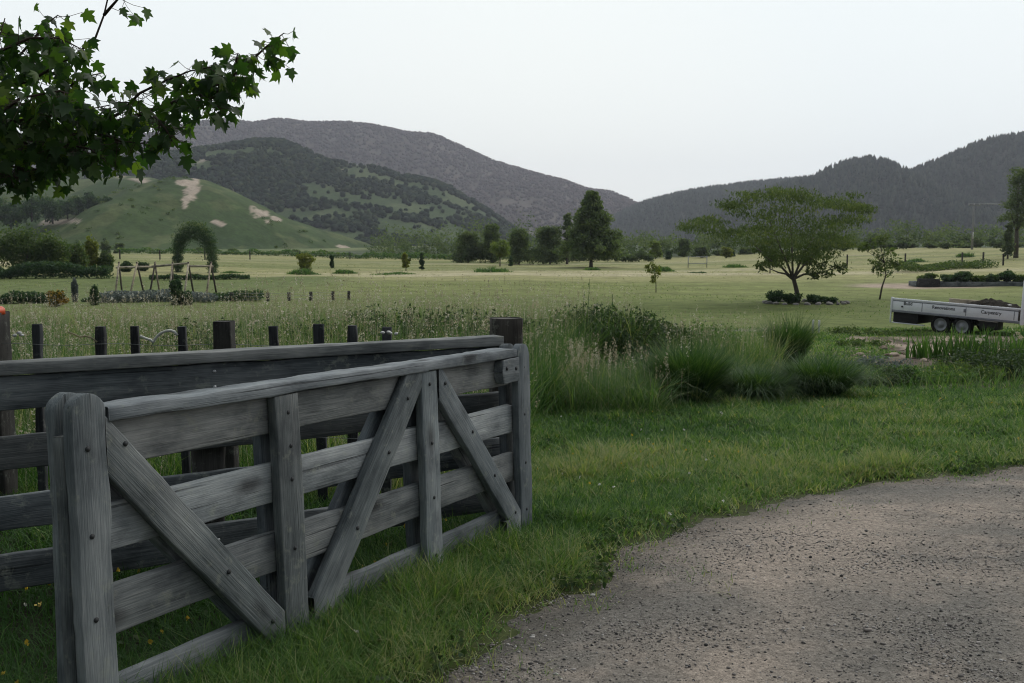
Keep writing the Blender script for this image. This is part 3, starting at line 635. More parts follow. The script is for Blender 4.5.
# ------------------------------------------------------------------ grass near the camera
def lawn(n, y0, y1, pw, h0, h1, w, seed):
    rg = np.random.default_rng(seed); n = int(n*1.34); x, y = frustum_points(n, y0, y1, 260, pw, rg)
    e = edge_n(x, y); d = fbm(x*2.6, y*2.6, 44); big = fbm(x*.5, y*.5, 45)
    k = (rg.random(n) < np.clip(sstep(-.02, -.30, e)*1.0 + .015 + .10*sstep(.52, .66, fbm(x*3.5, y*3.5, 46))*(e < .6), 0, 1)*(1-.96*(bedmask(x, y) > .4))*np.clip(.35+1.3*d, 0, 1)) & (e < .12 + .5*sstep(.52, .66, fbm(x*3.5, y*3.5, 46)))
    x, y, e, d, big = x[k], y[k], e[k], d[k], big[k]; n = len(x)
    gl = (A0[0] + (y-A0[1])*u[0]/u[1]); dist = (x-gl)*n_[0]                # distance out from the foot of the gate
    kw = (dist > -.05) | (y > 6.4) | (rg.random(n) < .34); x, y, e, d, big, dist = x[kw], y[kw], e[kw], d[kw], big[kw], dist[kw]; n = len(x)
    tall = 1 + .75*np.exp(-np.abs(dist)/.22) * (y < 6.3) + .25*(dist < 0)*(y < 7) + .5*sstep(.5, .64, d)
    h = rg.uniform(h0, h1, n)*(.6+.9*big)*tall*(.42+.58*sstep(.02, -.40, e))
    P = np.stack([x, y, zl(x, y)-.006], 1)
    tint = np.clip(.44 - .30*np.exp(-(np.maximum(dist, 0)/.7)**2)*(y < 6.6) - .12*(dist < -.05)*(y < 6.4) + (big-.47)*1.1 + (d-.47)*.8 + rg.normal(size=n)*.31 + .12*sstep(-.5, -.05, e), 0, 1)  # blades behind the gate tinted darker, standing in for shade
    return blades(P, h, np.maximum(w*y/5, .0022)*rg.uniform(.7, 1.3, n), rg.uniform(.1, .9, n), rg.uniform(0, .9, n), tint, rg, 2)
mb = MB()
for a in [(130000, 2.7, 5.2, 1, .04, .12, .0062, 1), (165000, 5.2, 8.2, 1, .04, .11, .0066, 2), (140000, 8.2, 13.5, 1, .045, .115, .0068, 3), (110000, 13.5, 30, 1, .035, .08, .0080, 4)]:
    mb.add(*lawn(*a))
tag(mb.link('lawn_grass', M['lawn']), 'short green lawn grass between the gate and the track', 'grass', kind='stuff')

# weeds and small flowers in the lawn
rg = np.random.default_rng(5); x, y = frustum_points(9000, 3, 12, 40, 1, rg); e = edge_n(x, y)
k = (fbm(x*1.3, y*1.3, 77) > .50) & (e < -.03) & (rg.random(len(x)) < .25 + .75*(e > -.9)); x, y = x[k], y[k]
per = 7; th = rg.random((len(x), per))*6.28; r = rg.uniform(.008, .05, (len(x), per))
C = np.stack([x[:, None]+np.cos(th)*r, y[:, None]+np.sin(th)*r, zl(x, y)[:, None]+rg.uniform(.012, .055, (len(x), per))], 2).reshape(-1, 3)
V, F, T = leafquads(C, .034, np.clip(rg.normal(.5, .25, len(C)), 0, 1), rg, .7, .1, 2.5)
tag(link('clover', V, F, M['weed'], None, False, T), 'low clover and broad leaved weeds in the lawn', 'weeds', kind='stuff')
x, y = frustum_points(420, 3, 12.5, 20, 1, rg); e = edge_n(x, y); k = (e < -.1) & (fbm(x*.7, y*.7, 78) > .46); x, y = x[k], y[k]
C = np.repeat(np.stack([x, y, zl(x, y)+rg.uniform(.05, .10, len(x))], 1), 4, 0); C += rg.normal(size=C.shape)*.004
V, F, T = leafquads(C, .016, np.repeat(np.where(rg.random(len(x)) < .6, rg.uniform(0, .4, len(x)), rg.uniform(.6, 1, len(x))), 4), rg, .9, 0, 3)
tag(link('lawn_flowers', V, F, M['flower'], None, False, T), 'tiny yellow and white flowers dotted through the lawn', 'flowers', kind='stuff')

x, y = frustum_points(900, 2.9, 6.2, 20, 1, rg); di = (x-(A0[0] + (y-A0[1])*u[0]/u[1]))*n_[0]; k = (di < -.1) & (di > -1.6) & (rg.random(len(x)) < .45); x, y = x[k], y[k]
C = np.repeat(np.stack([x, y, zl(x, y)+rg.uniform(.05, .16, len(x))], 1), 5, 0); C += rg.normal(size=C.shape)*.004
V, F, T = leafquads(C, .015, np.repeat(rg.uniform(0, .45, len(x)), 5), rg, .9, 0, 3)
tag(link('buttercups', V, F, M['flower'], None, False, T), 'small yellow buttercups in the shade behind the gate', 'flowers', kind='stuff')

# rougher tufts through the mown field
rf_ = np.random.default_rng(25); n = 60000; x, y = frustum_points(n, 27, 150, 150, 2, rf_); k = rf_.random(n) < sstep(.42, .62, fbm(x*.05, y*.16, 26))*.9 + .06; x, y = x[k], y[k]; n = len(x)
k = ~((np.abs(x-27) < 7) & (np.abs(y-66) < 5)); x, y = x[k], y[k]; n = len(x)
V, F, T = blades(np.stack([x, y, zl(x, y)-.01], 1), rf_.uniform(.025, .075, n)*(.5+fbm(x*.1, y*.2, 27)), .0011*y*rf_.uniform(.5, 1.2, n), rf_.uniform(.1, .8, n), rf_.uniform(0, .8, n), np.clip(.62+.30*sstep(45, 80, y)+rf_.normal(size=n)*.12, 0, 1), rf_, 2)
tag(link('field_grass', V, F, M['meadow'], None, False, T), 'rough uneven grass tufts across the mown field', 'grass', kind='stuff')

# ------------------------------------------------------------------ tall meadow behind the fence
def in_meadow(x, y):
    px = 512 + 1000*x/y; gz_ = fbm(x*.5, y*.5, 66)
    back = np.where(px < 560, 19.5, 19.5 - (px-560)*.016) + (gz_-.47)*3
    front = np.where(x < .1, 6.72, 12.4 + (gz_-.47)*1.2 - 1.2*(1-sstep(.2, 1.6, x)) + 3.2*sstep(545, 575, px) - .9*sstep(640, 690, px))
    right = 770 + (gz_-.47)*160
    return (y > front) & (y < back) & (px < right)
rg = np.random.default_rng(15); mbm, mbs, mbf = MB(), MB(), MB()
x, y = frustum_points(150000, 6.6, 20, 120, 1, rg); k = in_meadow(x, y); x, y = x[k], y[k]; n = len(x)
px = 512+1000*x/y; big = fbm(x*.45, y*.45, 67); d = fbm(x*1.6, y*1.6, 68)
h = (.58 + .50*big + .36*d)*np.where(y > 11, 1.12, 1)*np.where(px < 235, .86, 1)*rg.uniform(.55, 1.1, n)*np.where(px > 640, .66, 1)*np.where((x < .2) & (y < 8.6), .62, 1)
P = np.stack([x, y, zl(x, y)-.01], 1); tint = np.clip(.33 + (big-.47)*1.7 + rg.normal(size=n)*.30 + (d-.47)*.5, 0, 1)
mbm.add(*blades(P, h, .0098*(y/10)**.6*rg.uniform(.5, 1.4, n), rg.uniform(.05, .45, n), rg.uniform(0, .7, n), tint, rg, 3))
tag(mbm.link('meadow_grass', M['meadow']), 'tall uncut meadow grass behind the wire fence', 'grass', kind='stuff')
# seed heads on thin stalks
m = rg.random(n) < .095; xs2, ys2 = x[m], y[m]; hs = h[m]*rg.uniform(1.0, 1.35, m.sum()); n2_ = len(xs2)
P = np.stack([xs2, ys2, zl(xs2, ys2)], 1); ln = rg.normal(size=(n2_, 2))*.10*hs[:, None]
top = P + np.concatenate([ln, hs[:, None]], 1)
V, F, T = blades(P, hs*1.02, np.full(n2_, .0035), np.abs(rg.normal(size=n2_))*.1, np.zeros(n2_), .6, rg, 2); mbs.add(V, F, T)
per = 9; s = rg.random((n2_, per, 1)); C = (top[:, None] - np.array([0, 0, 1.0])*s*.10 + rg.normal(size=(n2_, per, 3))*.010*(1.2-s)).reshape(-1, 3)
V, F, T = leafquads(C, .021, np.clip(np.repeat(rg.random(n2_)*.8, per)+rg.normal(size=len(C))*.12, 0, 1), rg, .5, .6); mbs.add(V, F, T)
tag(mbs.link('grass_seed_heads', M['seed']), 'pale seed heads standing above the tall meadow', 'seed heads', kind='stuff')
m = rg.random(n) < .016*sstep(.40, .6, fbm(x*.8, y*.8, 69))*2; xs2, ys2 = x[m], y[m]; hs = h[m]*rg.uniform(.95, 1.25, m.sum()); n2_ = len(xs2)
top = np.stack([xs2+rg.normal(size=n2_)*.04, ys2, zl(xs2, ys2)+hs], 1); C = np.repeat(top, 5, 0)+rg.normal(size=(n2_*5, 3))*.009
V, F, T = leafquads(C, .019, np.repeat(rg.uniform(.55, 1, n2_), 5), rg, .9, 0, 2); T = T*.9
V2, F2, T2 = blades(np.stack([xs2, ys2, zl(xs2, ys2)], 1), hs, np.full(n2_, .003), np.zeros(n2_)+.05, np.zeros(n2_), .3, rg, 2)
mbf.add(V, F, T); tag(mbf.link('meadow_flowers', M['seed']), 'small white flower heads in the tall meadow', 'flowers', kind='stuff')

def tussock(label, px, py, r, h, n, seed, mat='tussock', w=.0115, group=None, dead=False):
    rg = np.random.default_rng(seed); q = ground_at(px, py); t = thing('grass_tussock', label, 'tussock', (q[0], q[1], float(zl(q[0], q[1]))), 0, group)
    a = rg.random(n)*6.28; rr = np.sqrt(rg.random(n))*r*.55; P = np.stack([np.cos(a)*rr, np.sin(a)*rr, -.02+0*a], 1)
    hh = h*rg.uniform(.7, 1.2, n)*np.where(rg.random(n) < .12, 1.35, 1); sp_ = r/h; V, F, T = blades(P, hh, w*rg.uniform(.6, 1.3, n), rg.uniform(.03, .55, n)*sp_*1.2, rg.uniform(.25, 1.0, n)*sp_*1.1, np.clip(rg.normal(.36, .24, n) + .5*(rg.random(n) < .14), 0, 1), rg, 5)
    o = link('blades', V, F, M[mat], t, False, T); return t
tussock('round arching tussock at the left of the dark clump row', 688, 402, .46, .66, 5200, 1)
tussock('low spreading tussock just right of the round arching one', 752, 400, .50, .44, 4200, 2)
tussock('broad dark tussock at the right end of the clump row', 820, 398, .48, .52, 5000, 3)
tussock('tall dome shaped tussock standing behind the clump row', 787, 370, .34, .72, 4600, 4)
tussock('loose light green tussock between the dark ones', 722, 388, .45, .5, 1500, 5, 'meadow')
tussock('small light tussock at the edge of the soil bed', 862, 386, .4, .35, 1200, 6, 'meadow')

# leafy weed clumps
def weedclump(label, px, py, r, h, n, seed, leaf=.07, mat='weed', stalks=0, name='leafy_weed'):
    rg = np.random.default_rng(seed); q = ground_at(px, py); t = thing(name, label, 'plant', (q[0], q[1], float(zl(q[0], q[1]))))
    m = int(n/60); a = rg.random(m)*6.28; rr = np.sqrt(rg.random(m))*r; c = np.stack([np.cos(a)*rr, np.sin(a)*rr*.8, 0*a], 1); hh = h*(.55+.5*rg.random(m))*(1-.35*(rr/r)**2)
    mb = MB(); pts = []
    for i in range(m):
        tip = c[i] + np.array([c[i][0]*.25+rg.normal()*.05, c[i][1]*.25+rg.normal()*.05, hh[i]]); s = rg.random((60, 1))**.7
        pts.append(c[i]+(tip-c[i])*s + rg.normal(size=(60, 3))*np.array([.05, .05, .02])); mb.add(*tube([c[i]-[0, 0, .03], (c[i]+tip)/2, tip], [.005, .004, .002], 4, False), rg.random())
    C = np.concatenate(pts); V, F, T = leafquads(C, leaf, np.clip(rg.normal(.42, .22, len(C)), 0, 1), rg, .5, .35)
    mb.add(V, F, T); mb.link('foliage', M[mat], t)
    if stalks:
        mb = MB()
        for i in range(stalks):
            mb = MB(); b = rg.normal(size=2)*r*.5; hh = h*rg.uniform(1.15, 1.5); P = np.array([b[0], b[1], 0]); tp = P+np.array([rg.normal()*.06, rg.normal()*.06, hh])
            mb.add(*tube([P, (P+tp)/2, tp], [.006, .005, .003], 5, False), .2)
            s = rg.random((40, 1)); V, F, T = leafquads(tp-(tp-P)*s*.35+rg.normal(size=(40, 3))*.012, .025, rg.random(40)*.5, rg, .6, .5); mb.add(V, F, T); mb.link('seed_stalk', M['meadow'], t)
    return t
weedclump('wide dark leafy weed clump right of the gate post behind the tall grass', 600, 372, 1.12, 1.12, 40000, 21, .060, stalks=3)
weedclump('paler leafy weed clump right of the wide dark one', 698, 368, .75, .85, 9000, 22, .05, 'meadow')
weedclump('dark leafy weeds between the wide dark clump and the paler one', 655, 372, .75, .85, 12000, 28, .055)
weedclump('leafy weeds beside the right end of the tussocks', 872, 384, .5, .32, 3500, 29, .05)
weedclump('low leafy weeds close beside the gate post', 545, 382, .45, .62, 4000, 23, .05)
weedclump('largest dark weed patch in the tall grass midway to the gate post', 395, 396, 1.1, 1.22, 16000, 24, .055)
weedclump('leafy dark weeds in the tall grass left of the thick fence post', 205, 402, .8, 1.05, 8000, 25, .055)
weedclump('broad leafy weeds in the tall grass left of the gate post', 470, 392, .9, 1.2, 11000, 26, .055)
weedclump('dark leafy weeds in the tall grass right of the thick fence post', 290, 400, .9, 1.08, 9000, 27, .05)
# tall grass strip before the weeds with pale plume heads
rg = np.random.default_rng(33); n = 9000; px = rg.uniform(530, 664, n); y = rg.uniform(11.2, 13.6, n) ; x = (px-512)/1000*y; k = rg.random(n) < 1.3*fbm(x*2, y*2, 55)**1.2; px, y, x = px[k], y[k], x[k]; n = len(x)
h = rg.uniform(.28, .85, n)*(.55+.75*fbm(x*1.6, y*1.6, 56)); P = np.stack([x, y, zl(x, y)-.01], 1)
mb = MB().add(*blades(P, h, .008*rg.uniform(.6, 1.3, n), rg.uniform(.05, .8, n), rg.uniform(.1, 1.2, n), np.clip(rg.normal(.45, .27, n), 0, 1), rg, 4))
tag(mb.link('tall_grass', M['meadow']), 'tall green grass strip between the lawn and the weeds', 'grass', kind='stuff')
n = 150; px = np.where(rg.random(n) < .7, rg.normal(575, 24, n), rg.uniform(535, 690, n)); y = rg.uniform(11.4, 13, n); x = (px-512)/1000*y; h = rg.uniform(.50, .85, n)
P = np.stack([x, y, zl(x, y)], 1); mb = MB(); V, F, T = blades(P, h, np.full(n, .004), rg.uniform(0, .15, n), rg.uniform(0, .1, n), .5, rg, 2); mb.add(V, F, T)
tops = V.reshape(n, 5, 3)[:, 4]; per = 26; s = rg.random((n, per, 1)); C = (tops[:, None]-np.array([0, 0, 1.])*s*.16+rg.normal(size=(n, per, 3))*.013*(1.1-np.abs(s-.5))).reshape(-1, 3)
V, F, T = leafquads(C, .022, np.clip(np.repeat(rg.uniform(.1, .8, n), per)+rg.normal(size=n*per)*.1, 0, 1), rg, .45, .8); mb.add(V, F, T)
tag(mb.link('plume_heads', M['seed']), 'pale plumes of tall grass beside the gate', 'seed heads', kind='stuff')

# ------------------------------------------------------------------ flower bed on the right
rg = np.random.default_rng(41)
def iris(label, px, py, n, h, seed, flower=0):
    rg = np.random.default_rng(seed); q = ground_at(px, py); t = thing('iris_plant', label, 'plant', (q[0], q[1], float(zl(q[0], q[1]))), 0, 'iris clumps in the soil bed')
    P = np.stack([rg.normal(size=n)*.16, rg.normal(size=n)*.10, np.full(n, -.02)], 1)
    V, F, T = blades(P, h*rg.uniform(.7, 1.3, n), .046*rg.uniform(.7, 1.2, n), rg.uniform(.02, .35, n), rg.uniform(0, .25, n), np.clip(rg.normal(.45, .22, n), 0, 1), rg, 4); link('leaves', V, F, M['iris'], t, False, T)
    for i in range(flower):
        b = rg.normal(size=2)*.1; mb = MB().add(*tube([(b[0], b[1], 0), (b[0]*1.2, b[1]*1.2, h*.95)], [.008, .005], 5)); mb.link('flower_stalk', M['iris'], t)
        C = np.array([b[0]*1.2, b[1]*1.2, h*.97])+rg.normal(size=(14, 3))*.04; V, F, T = leafquads(C, .085, rg.uniform(.5, .62, 14), rg, .6, .4); fl = link('flower', V, F, M['flower'], t, False, T)
        fl['label'] = 'pale yellow iris flower'
for i, (px, py, n, h, fl, lb) in enumerate([(921, 358, 40, .44, 0, 'small upright iris clump leftmost in the soil bed'), (939, 358, 36, .46, 0, 'upright iris clump second from the left in the soil bed'), (960, 358, 60, .56, 0, 'full iris clump below the second trailer wheel'), (972, 359, 30, .40, 1, 'thin iris clump with one pale yellow flower'), (984, 358, 70, .56, 0, 'broad iris clump below the trailer lettering on its right'), (1005, 364, 44, .56, 1, 'loose iris clump with flower near the photo edge'), (1023, 362, 60, .60, 0, 'iris clump cut by the right edge of the photo')]):
    iris(lb, px, py, n, h, 300+i, fl)
for i, (px, py, r, h, n, mt, lb) in enumerate([(984, 374, .62, .50, 6000, 'weed', 'dark leafy plant in front of the iris clumps'), (1007, 377, .45, .38, 3200, 'weed', 'low leafy plant right of the dark leafy one'), (962, 379, .5, .28, 2600, 'shrub', 'light green low plant in front of the irises'), (905, 382, .6, .20, 1800, 'meadow', 'grassy weeds along the near edge of the bed'), (878, 372, .5, .26, 1500, 'grey', 'silvery weeds at the left end of the bed'), (935, 381, .5, .24, 1800, 'meadow', 'straggling grassy weeds in the middle of the bed'), (860, 346, .5, .18, 1000, 'shrub', 'low green plants behind the left of the bed'), (893, 335, .6, .12, 1400, 'shrub', 'low leafy crop row below the trailer end'), (926, 336, .6, .10, 1100, 'shrub', 'low green crop below the front of the ramp box'), (850, 334, .6, .22, 1500, 'shrub', 'low green crop left of the trailer'), (1003, 336, .5, .10, 900, 'shrub', 'low weeds in the lawn below the tool box')]):
    weedclump(lb, px, py, r, h, n, 400+i, .05, mt, name='bed_plant')
n = 150
for i in range(n):
    px = rg.uniform(850, 1050); py = rg.normal(352, 6); py = min(max(py, 342), 376); q = ground_at(px, py); r = float(np.clip(rg.lognormal(-3.2, .45), .02, .085))
    V, F = lump((0, 0, 0), (r*rg.uniform(.9, 1.5), r, r*.7), 3, .45, 3000+i); V = V*(1+.12*(rg.random((len(V), 1))-.5)); o = MB().add(V, F, rg.random()).link('soil_clod', M['rubble'], None, False); o.location = (q[0], q[1], float(zl(q[0], q[1]))+r*.15); o.rotation_euler = (0, 0, rg.random()*6)
    tag(o, 'pale pinkish clod of dry earth lying in the soil bed', 'clod', 'dry clods in the soil bed')
# grassy edge and scattered weeds over the bed
n = 7000; px = rg.uniform(790, 1060, n); y = rg.uniform(13.5, 27, n); x = (px-512)/1000*y; k = rg.random(n) < sstep(.38, .6, fbm(x*.9, y*.9, 88))*np.where((y > 18.5) & (y < 24) & (px > 885), .18, 1) + .9*(y < 15.5); x, y = x[k], y[k]; n = len(x)
V, F, T = blades(np.stack([x, y, zl(x, y)-.01], 1), rg.uniform(.08, .34, n)*np.where(y < 15.5, 1.1, .8), .011*rg.uniform(.6, 1.3, n), rg.uniform(.05, .6, n), rg.uniform(0, .8, n), np.clip(rg.normal(.5, .25, n), 0, 1), rg, 3)
tag(link('bed_weeds', V, F, M['meadow'], None, False, T), 'scattered grassy weeds over the soil bed', 'weeds', kind='stuff')
# two white pegs
for px, lb in ((812.5, 'white peg on the left of a pair behind the tussocks'), (818.5, 'white peg on the right of a pair behind the tussocks')):
    q = ground_at(px, 334); t = thing('white_peg', lb, 'peg', (q[0], q[1], float(zl(q[0], q[1]))), 0, 'pair of white pegs')
    wp = plain('white_painted_wood', (.66, .66, .64), .6, .3)
    MB().add(*tube([(0, 0, -.1), (.01, 0, .36), (.012, 0, .40)], [.028, .028, .02], 10)).link('shaft', wp, t, True)

# ------------------------------------------------------------------ trailer
LA = at(892.5, 298, 28.2); LB = at(1018, 308.8, 25.8); tx = LB-LA; tl = np.linalg.norm(tx); tx /= tl
ty = np.array([-tx[1], tx[0], 0]); ty /= np.linalg.norm(ty); tz = np.cross(tx, ty)     # ty points away from the camera
trl = thing('flatbed_trailer', 'silver tandem axle flatbed trailer with lettered side board parked on the lawn', 'trailer')
trl.matrix_world = Matrix(np.stack([np.append(tx, 0), np.append(ty, 0), np.append(tz, 0), np.append(LA, 1)], 1).tolist())
alu = plain('dull_aluminium', (.74, .75, .80), .5, .4, .15, .12, 3); alud = plain('dark_aluminium_trim', (.20, .21, .24), .5, .4, .3); blk = plain('black_steel', (.012, .012, .013), .6, .3); rub = plain('tyre_rubber', (.015, .015, .015), .85, .2); rimm = plain('silver_wheel_rim', (.24, .25, .265), .5, .4, .3)
TL, TW, bh = 3.42, 1.95, .345
def pc(name, c, s, mat, par=trl, bev=.006):
    o = link(name, *box((0, 0, 0), s), mat, par); o.location = c
    b = o.modifiers.new('b', 'BEVEL'); b.width = bev; b.segments = 2; return o
pc('deck', (TL/2, TW/2, -bh-.02), (TL, TW-.02, .05), blk)
side = pc('side_board', (TL/2-.02, .012, -bh/2), (TL-.06, .028, bh-.04), alu)
pc('top_rail', (TL/2, .012, -.012), (TL, .052, .044), alu); pc('trim_rail', (TL/2, .002, -.062), (TL-.05, .02, .03), alud); pc('chassis_rail', (TL/2, .02, -bh-.01), (TL, .05, .062), alud)  # includes a dark trim strip along the board below the top rail
pc('corner_post', (-.012, .012, -.19), (.05, .06, .43), alu)
hp = thing('headboard', None, None); hp.parent = trl; del_ = hp
for k in list(hp.keys()): del hp[k]
pc('upright', (TL+.05, .03, .16), (.09, .06, 1.15), alu, hp); pc('upright', (TL+.05, TW-.03, .16), (.09, .06, 1.15), alu, hp); pc('crossbar', (TL+.05, TW/2, .72), (.05, TW-.12, .05), alu, hp); pc('mesh_panel', (TL+.05, TW/2, .2), (.02, TW-.12, .9), alud, hp)
pc('ramp_box', (.37, TW/2, -bh-.19), (.70, TW*.9, .28), blk); pc('ramp_lip', (.46, .10, -bh-.345), (.92, .12, .022), alu); pc('rear_upright', (-.02, .02, -bh-.17), (.035, .035, .36), alu); pc('rear_upright', (-.02, TW-.02, -bh-.17), (.035, .035, .36), alu)
pc('tool_box', (2.62, .30, -bh-.17), (.46, .42, .22), blk); pc('tool_box_lid', (2.60, .29, -bh-.05), (.50, .46, .03), alu)
pc('axle_beam', (1.66, TW/2, -bh-.20), (1.0, .9, .10), blk); pc('drawbar', (TL+.9, TW/2, -bh-.06), (1.8, .10, .09), alud); pc('coupling', (TL+1.85, TW/2, -bh-.03), (.22, .10, .10), blk)
for x in (1.37, 1.95):
    for yy, sg in ((.14, -1), (TW-.14, 1)):
        wt = bpy.data.objects.new('wheel', None); COL.objects.link(wt); wt.parent = trl; wt.location = (x, yy, -bh-.27); wt.scale = (.88, .9, .88)
        th = np.linspace(0, 2*np.pi, 33)[:-1]; prof = [(.20, -.08), (.285, -.095), (.305, -.06), (.31, 0), (.305, .06), (.285, .095), (.20, .08)]
        V = np.array([(r*math.cos(a), o_, r*math.sin(a)) for a in th for r, o_ in prof]); m_ = len(prof)
        F = np.array([(i*m_+k, i*m_+k+1, ((i+1) % 32)*m_+k+1, ((i+1) % 32)*m_+k) for i in range(32) for k in range(m_-1)]); link('tyre', V, F, rub, wt, True)
        prof = [(.205, .07), (.205, -.075), (.175, -.06), (.15, -.035), (.09, -.04), (.06, -.075), (.0, -.08)]
        V = np.array([(r*math.cos(a), o_*(1 if sg < 0 else -1), r*math.sin(a)) for a in th for r, o_ in prof]); link('rim', V, np.array([(i*m_+k, i*m_+k+1, ((i+1) % 32)*m_+k+1, ((i+1) % 32)*m_+k) for i in range(32) for k in range(m_-1)]), rimm, wt, True)
def letters(txt, x, z, size):
    c = bpy.data.curves.new('lettering', 'FONT'); c.body = txt; c.size = size; c.offset = .003; c.align_x = 'CENTER'; c.align_y = 'CENTER'; c.materials.append(plain('dark_lettering', (.03, .03, .035), .6, .2, 0, .05))
    tmp = bpy.data.objects.new('lettering', c); me = bpy.data.meshes.new_from_object(tmp); bpy.data.objects.remove(tmp); o = bpy.data.objects.new('lettering', me); COL.objects.link(o); o.parent = trl; o.location = (x, -.0045, z); o.rotation_euler = (math.pi/2, 0, 0); return o
for xx in (.86, 2.05, 3.28): pc('board_seam', (xx, -.003, -bh/2-.01), (.018, .012, bh-.09), alud)
pc('tail_light', (-.034, .16, -bh-.03), (.03, .20, .07), plain('red_lens', (.28, .02, .015), .3, .5))
letters('Build', .46, -.125, .125); letters('Renovations', 1.45, -.155, .125); letters('Carpentry', 2.70, -.165, .125)
V, F = tube([(0, 0, 0), (0, -.02, 0)], [.026, .026], 12); latch = link('latch', V, F, blk, trl); latch.location = (.30, -.003, -.215)
pc('latch_plate', (2.02, -.008, -.17), (.06, .02, .09), alud)
# its load
xs_ = np.linspace(0, 1, 46); ys_ = np.linspace(0, 1, 28); a, b = [q.ravel() for q in np.meshgrid(xs_, ys_, indexing='ij')]
hz = np.clip(np.sin(np.pi*a)**.45*np.sin(np.pi*b)**.5, 0, 1)*(.27+.14*fbm(a*4, b*4, 5)) + (fbm(a*22, b*16, 6)-.47)*.13*np.clip(np.sin(np.pi*a)*np.sin(np.pi*b)*4, 0, 1)
V = np.stack([1.50 + a*1.85, .09 + b*(TW-.18), -bh+.02 + hz*1.22], 1); Vw = V@np.stack([tx, ty, tz])+LA; c0 = Vw.mean(0)
o = link('soil_heap', Vw-c0, grid_faces(46, 28), M['soil'], None, True, rng.random(len(V))); o.location = c0; tag(o, 'dark heap of soil loaded on the trailer', 'soil heap')
def onTr(p): return np.array(p)@np.stack([tx, ty, tz])+LA
a, b = onTr((.98, 1.5, -.10)), onTr((2.0, 1.6, -.10)); o = board('timber_plank', a, b, .24, .05, M['palepole'], None, seed=91); tag(o, 'reddish timber plank lying across the trailer beside the soil', 'plank')
q = onTr((2.85, .8, -.005)); V, F = lump((0, 0, 0), (.07, .06, .045), 3, .3); o = MB().add(V, F, .9).link('pale_lump', plain('pale_plaster', (.6, .6, .58), .7, .2), None, True); o.location = q; tag(o, 'pale lump resting on top of the soil heap', 'lump')

# ------------------------------------------------------------------ spreading tree with its ring of stones
b0 = np.array(on(797, 303)); Dt = b0[1]
st = thing('spreading_tree', 'wide flat topped silk tree with leaning slim trunk ringed by stones', 'tree', b0)
rg = np.random.default_rng(51); cl_, cr_ = [], []
def tp(px, py, dy=0): 
    q = at(px, py, Dt+dy); return q-b0
feat = [(690, 228, .55), (706, 224, .6), (718, 231, .7), (735, 236, .8), (752, 232, .9), (735, 206, .6), (725, 212, .5), (752, 197, .7), (768, 193, .8), (785, 190, .8), (800, 196, .9), (815, 202, .8), (830, 203, .8), (845, 205, .7), (858, 206, .6), (868, 208, .45), (792, 210, 1.0), (770, 214, 1.0), (812, 219, 1.0), (835, 224, .9), (850, 217, .7), (780, 230, 1.0), (805, 236, 1.0), (826, 238, .9), (842, 239, .7), (764, 228, .9), (790, 246, .8), (815, 248, .7), (760, 244, .5), (838, 246, .5), (780, 250, .8), (800, 254, .8), (792, 240, 1.0), (820, 250, .7), (770, 240, .8), (782, 260, .45), (803, 262, .5), (816, 257, .5), (772, 255, .45)]
for px, py, r in feat:
    for k in range(4):
        dy = rg.uniform(-3.4, 3.4)*min(1, .35+r*.6); cl_.append(tp(px+rg.normal()*6, py+rg.normal()*3.5, dy)); cr_.append((r*1.1, r*1.05, r*.34))
foliage('crown', np.array(cl_), np.array(cr_), 100, .155, M['silk'], st, rg, .15, .38, .3, 2.2)
low = [tp(762, 267, -.4), tp(772, 263, .3), tp(812, 270, -.6), tp(822, 265, .2), tp(836, 266, .3), tp(826, 273, -.3), tp(843, 268, 0), tp(815, 276, .1), tp(808, 262, .4)]
foliage('low_foliage', np.array(low), np.full((len(low), 3), .30)*np.array([1.2, 1, .8]), 60, .22, M['silk'], st, rg, -.5, .4)
fork = tp(793, 277); mb = MB().add(*tube([(0, 0, -.15), tp(798, 297), tp(795.5, 286), fork], [.15, .115, .10, .095], 12), .4); mb.link('trunk', M['bark'], st, True)
for (tx_, ty_, dy) in [(745, 236, .5), (770, 222, -1), (790, 210, 1.2), (840, 226, .6), (818, 228, 1.6), (836, 268, .1), (764, 266, -.3)]:
    e = tp(tx_, ty_, dy); mid = fork*.5+e*.5+np.array([0, 0, -.12*abs(e[0])+.15]); MB().add(*tube([fork-[0, 0, .12], fork*.75+e*.25+[0, 0, .02], mid, e], [.06, .05, .035, .012], 7), rg.random()).link('limb', M['bark'], st, True)
for i in range(22):
    a = i/22*6.283; q = b0 + np.array([math.cos(a)*1.85+.35, math.sin(a)*1.15-.2, 0]); r = rg.uniform(.08, .15)
    V, F = lump((0, 0, 0), (r*1.25, r, r*.7), 3, .3); o = MB().add(V, F, rg.uniform(.2, .9)).link('edging_stone', M['stone'], None, True); o.location = (q[0], q[1], float(zl(q[0], q[1]))+r*.3); tag(o, 'grey edging stone in the ring round the spreading tree', 'stone', 'stones ringing the spreading tree')
for i, (dx, dy, r, h, lb) in enumerate([(-1.05, -.3, .55, .34, 'dark green low shrub on the left under the spreading tree'), (-.35, -.45, .5, .28, 'small dark shrub at the trunk of the spreading tree'), (.75, -.25, .55, .24, 'low shrub right of the trunk inside the stone ring'), (1.5, -.2, .4, .16, 'lowest shrub at the right end of the stone ring')]):
    q = b0+np.array([dx, dy, 0]); shrub('low_shrub', lb, 'shrub', (q[0], q[1], float(zl(q[0], q[1]))), (r, r, h), 26, 55, .11, M['dshrub'], 'shrubs under the spreading tree', 500+i)

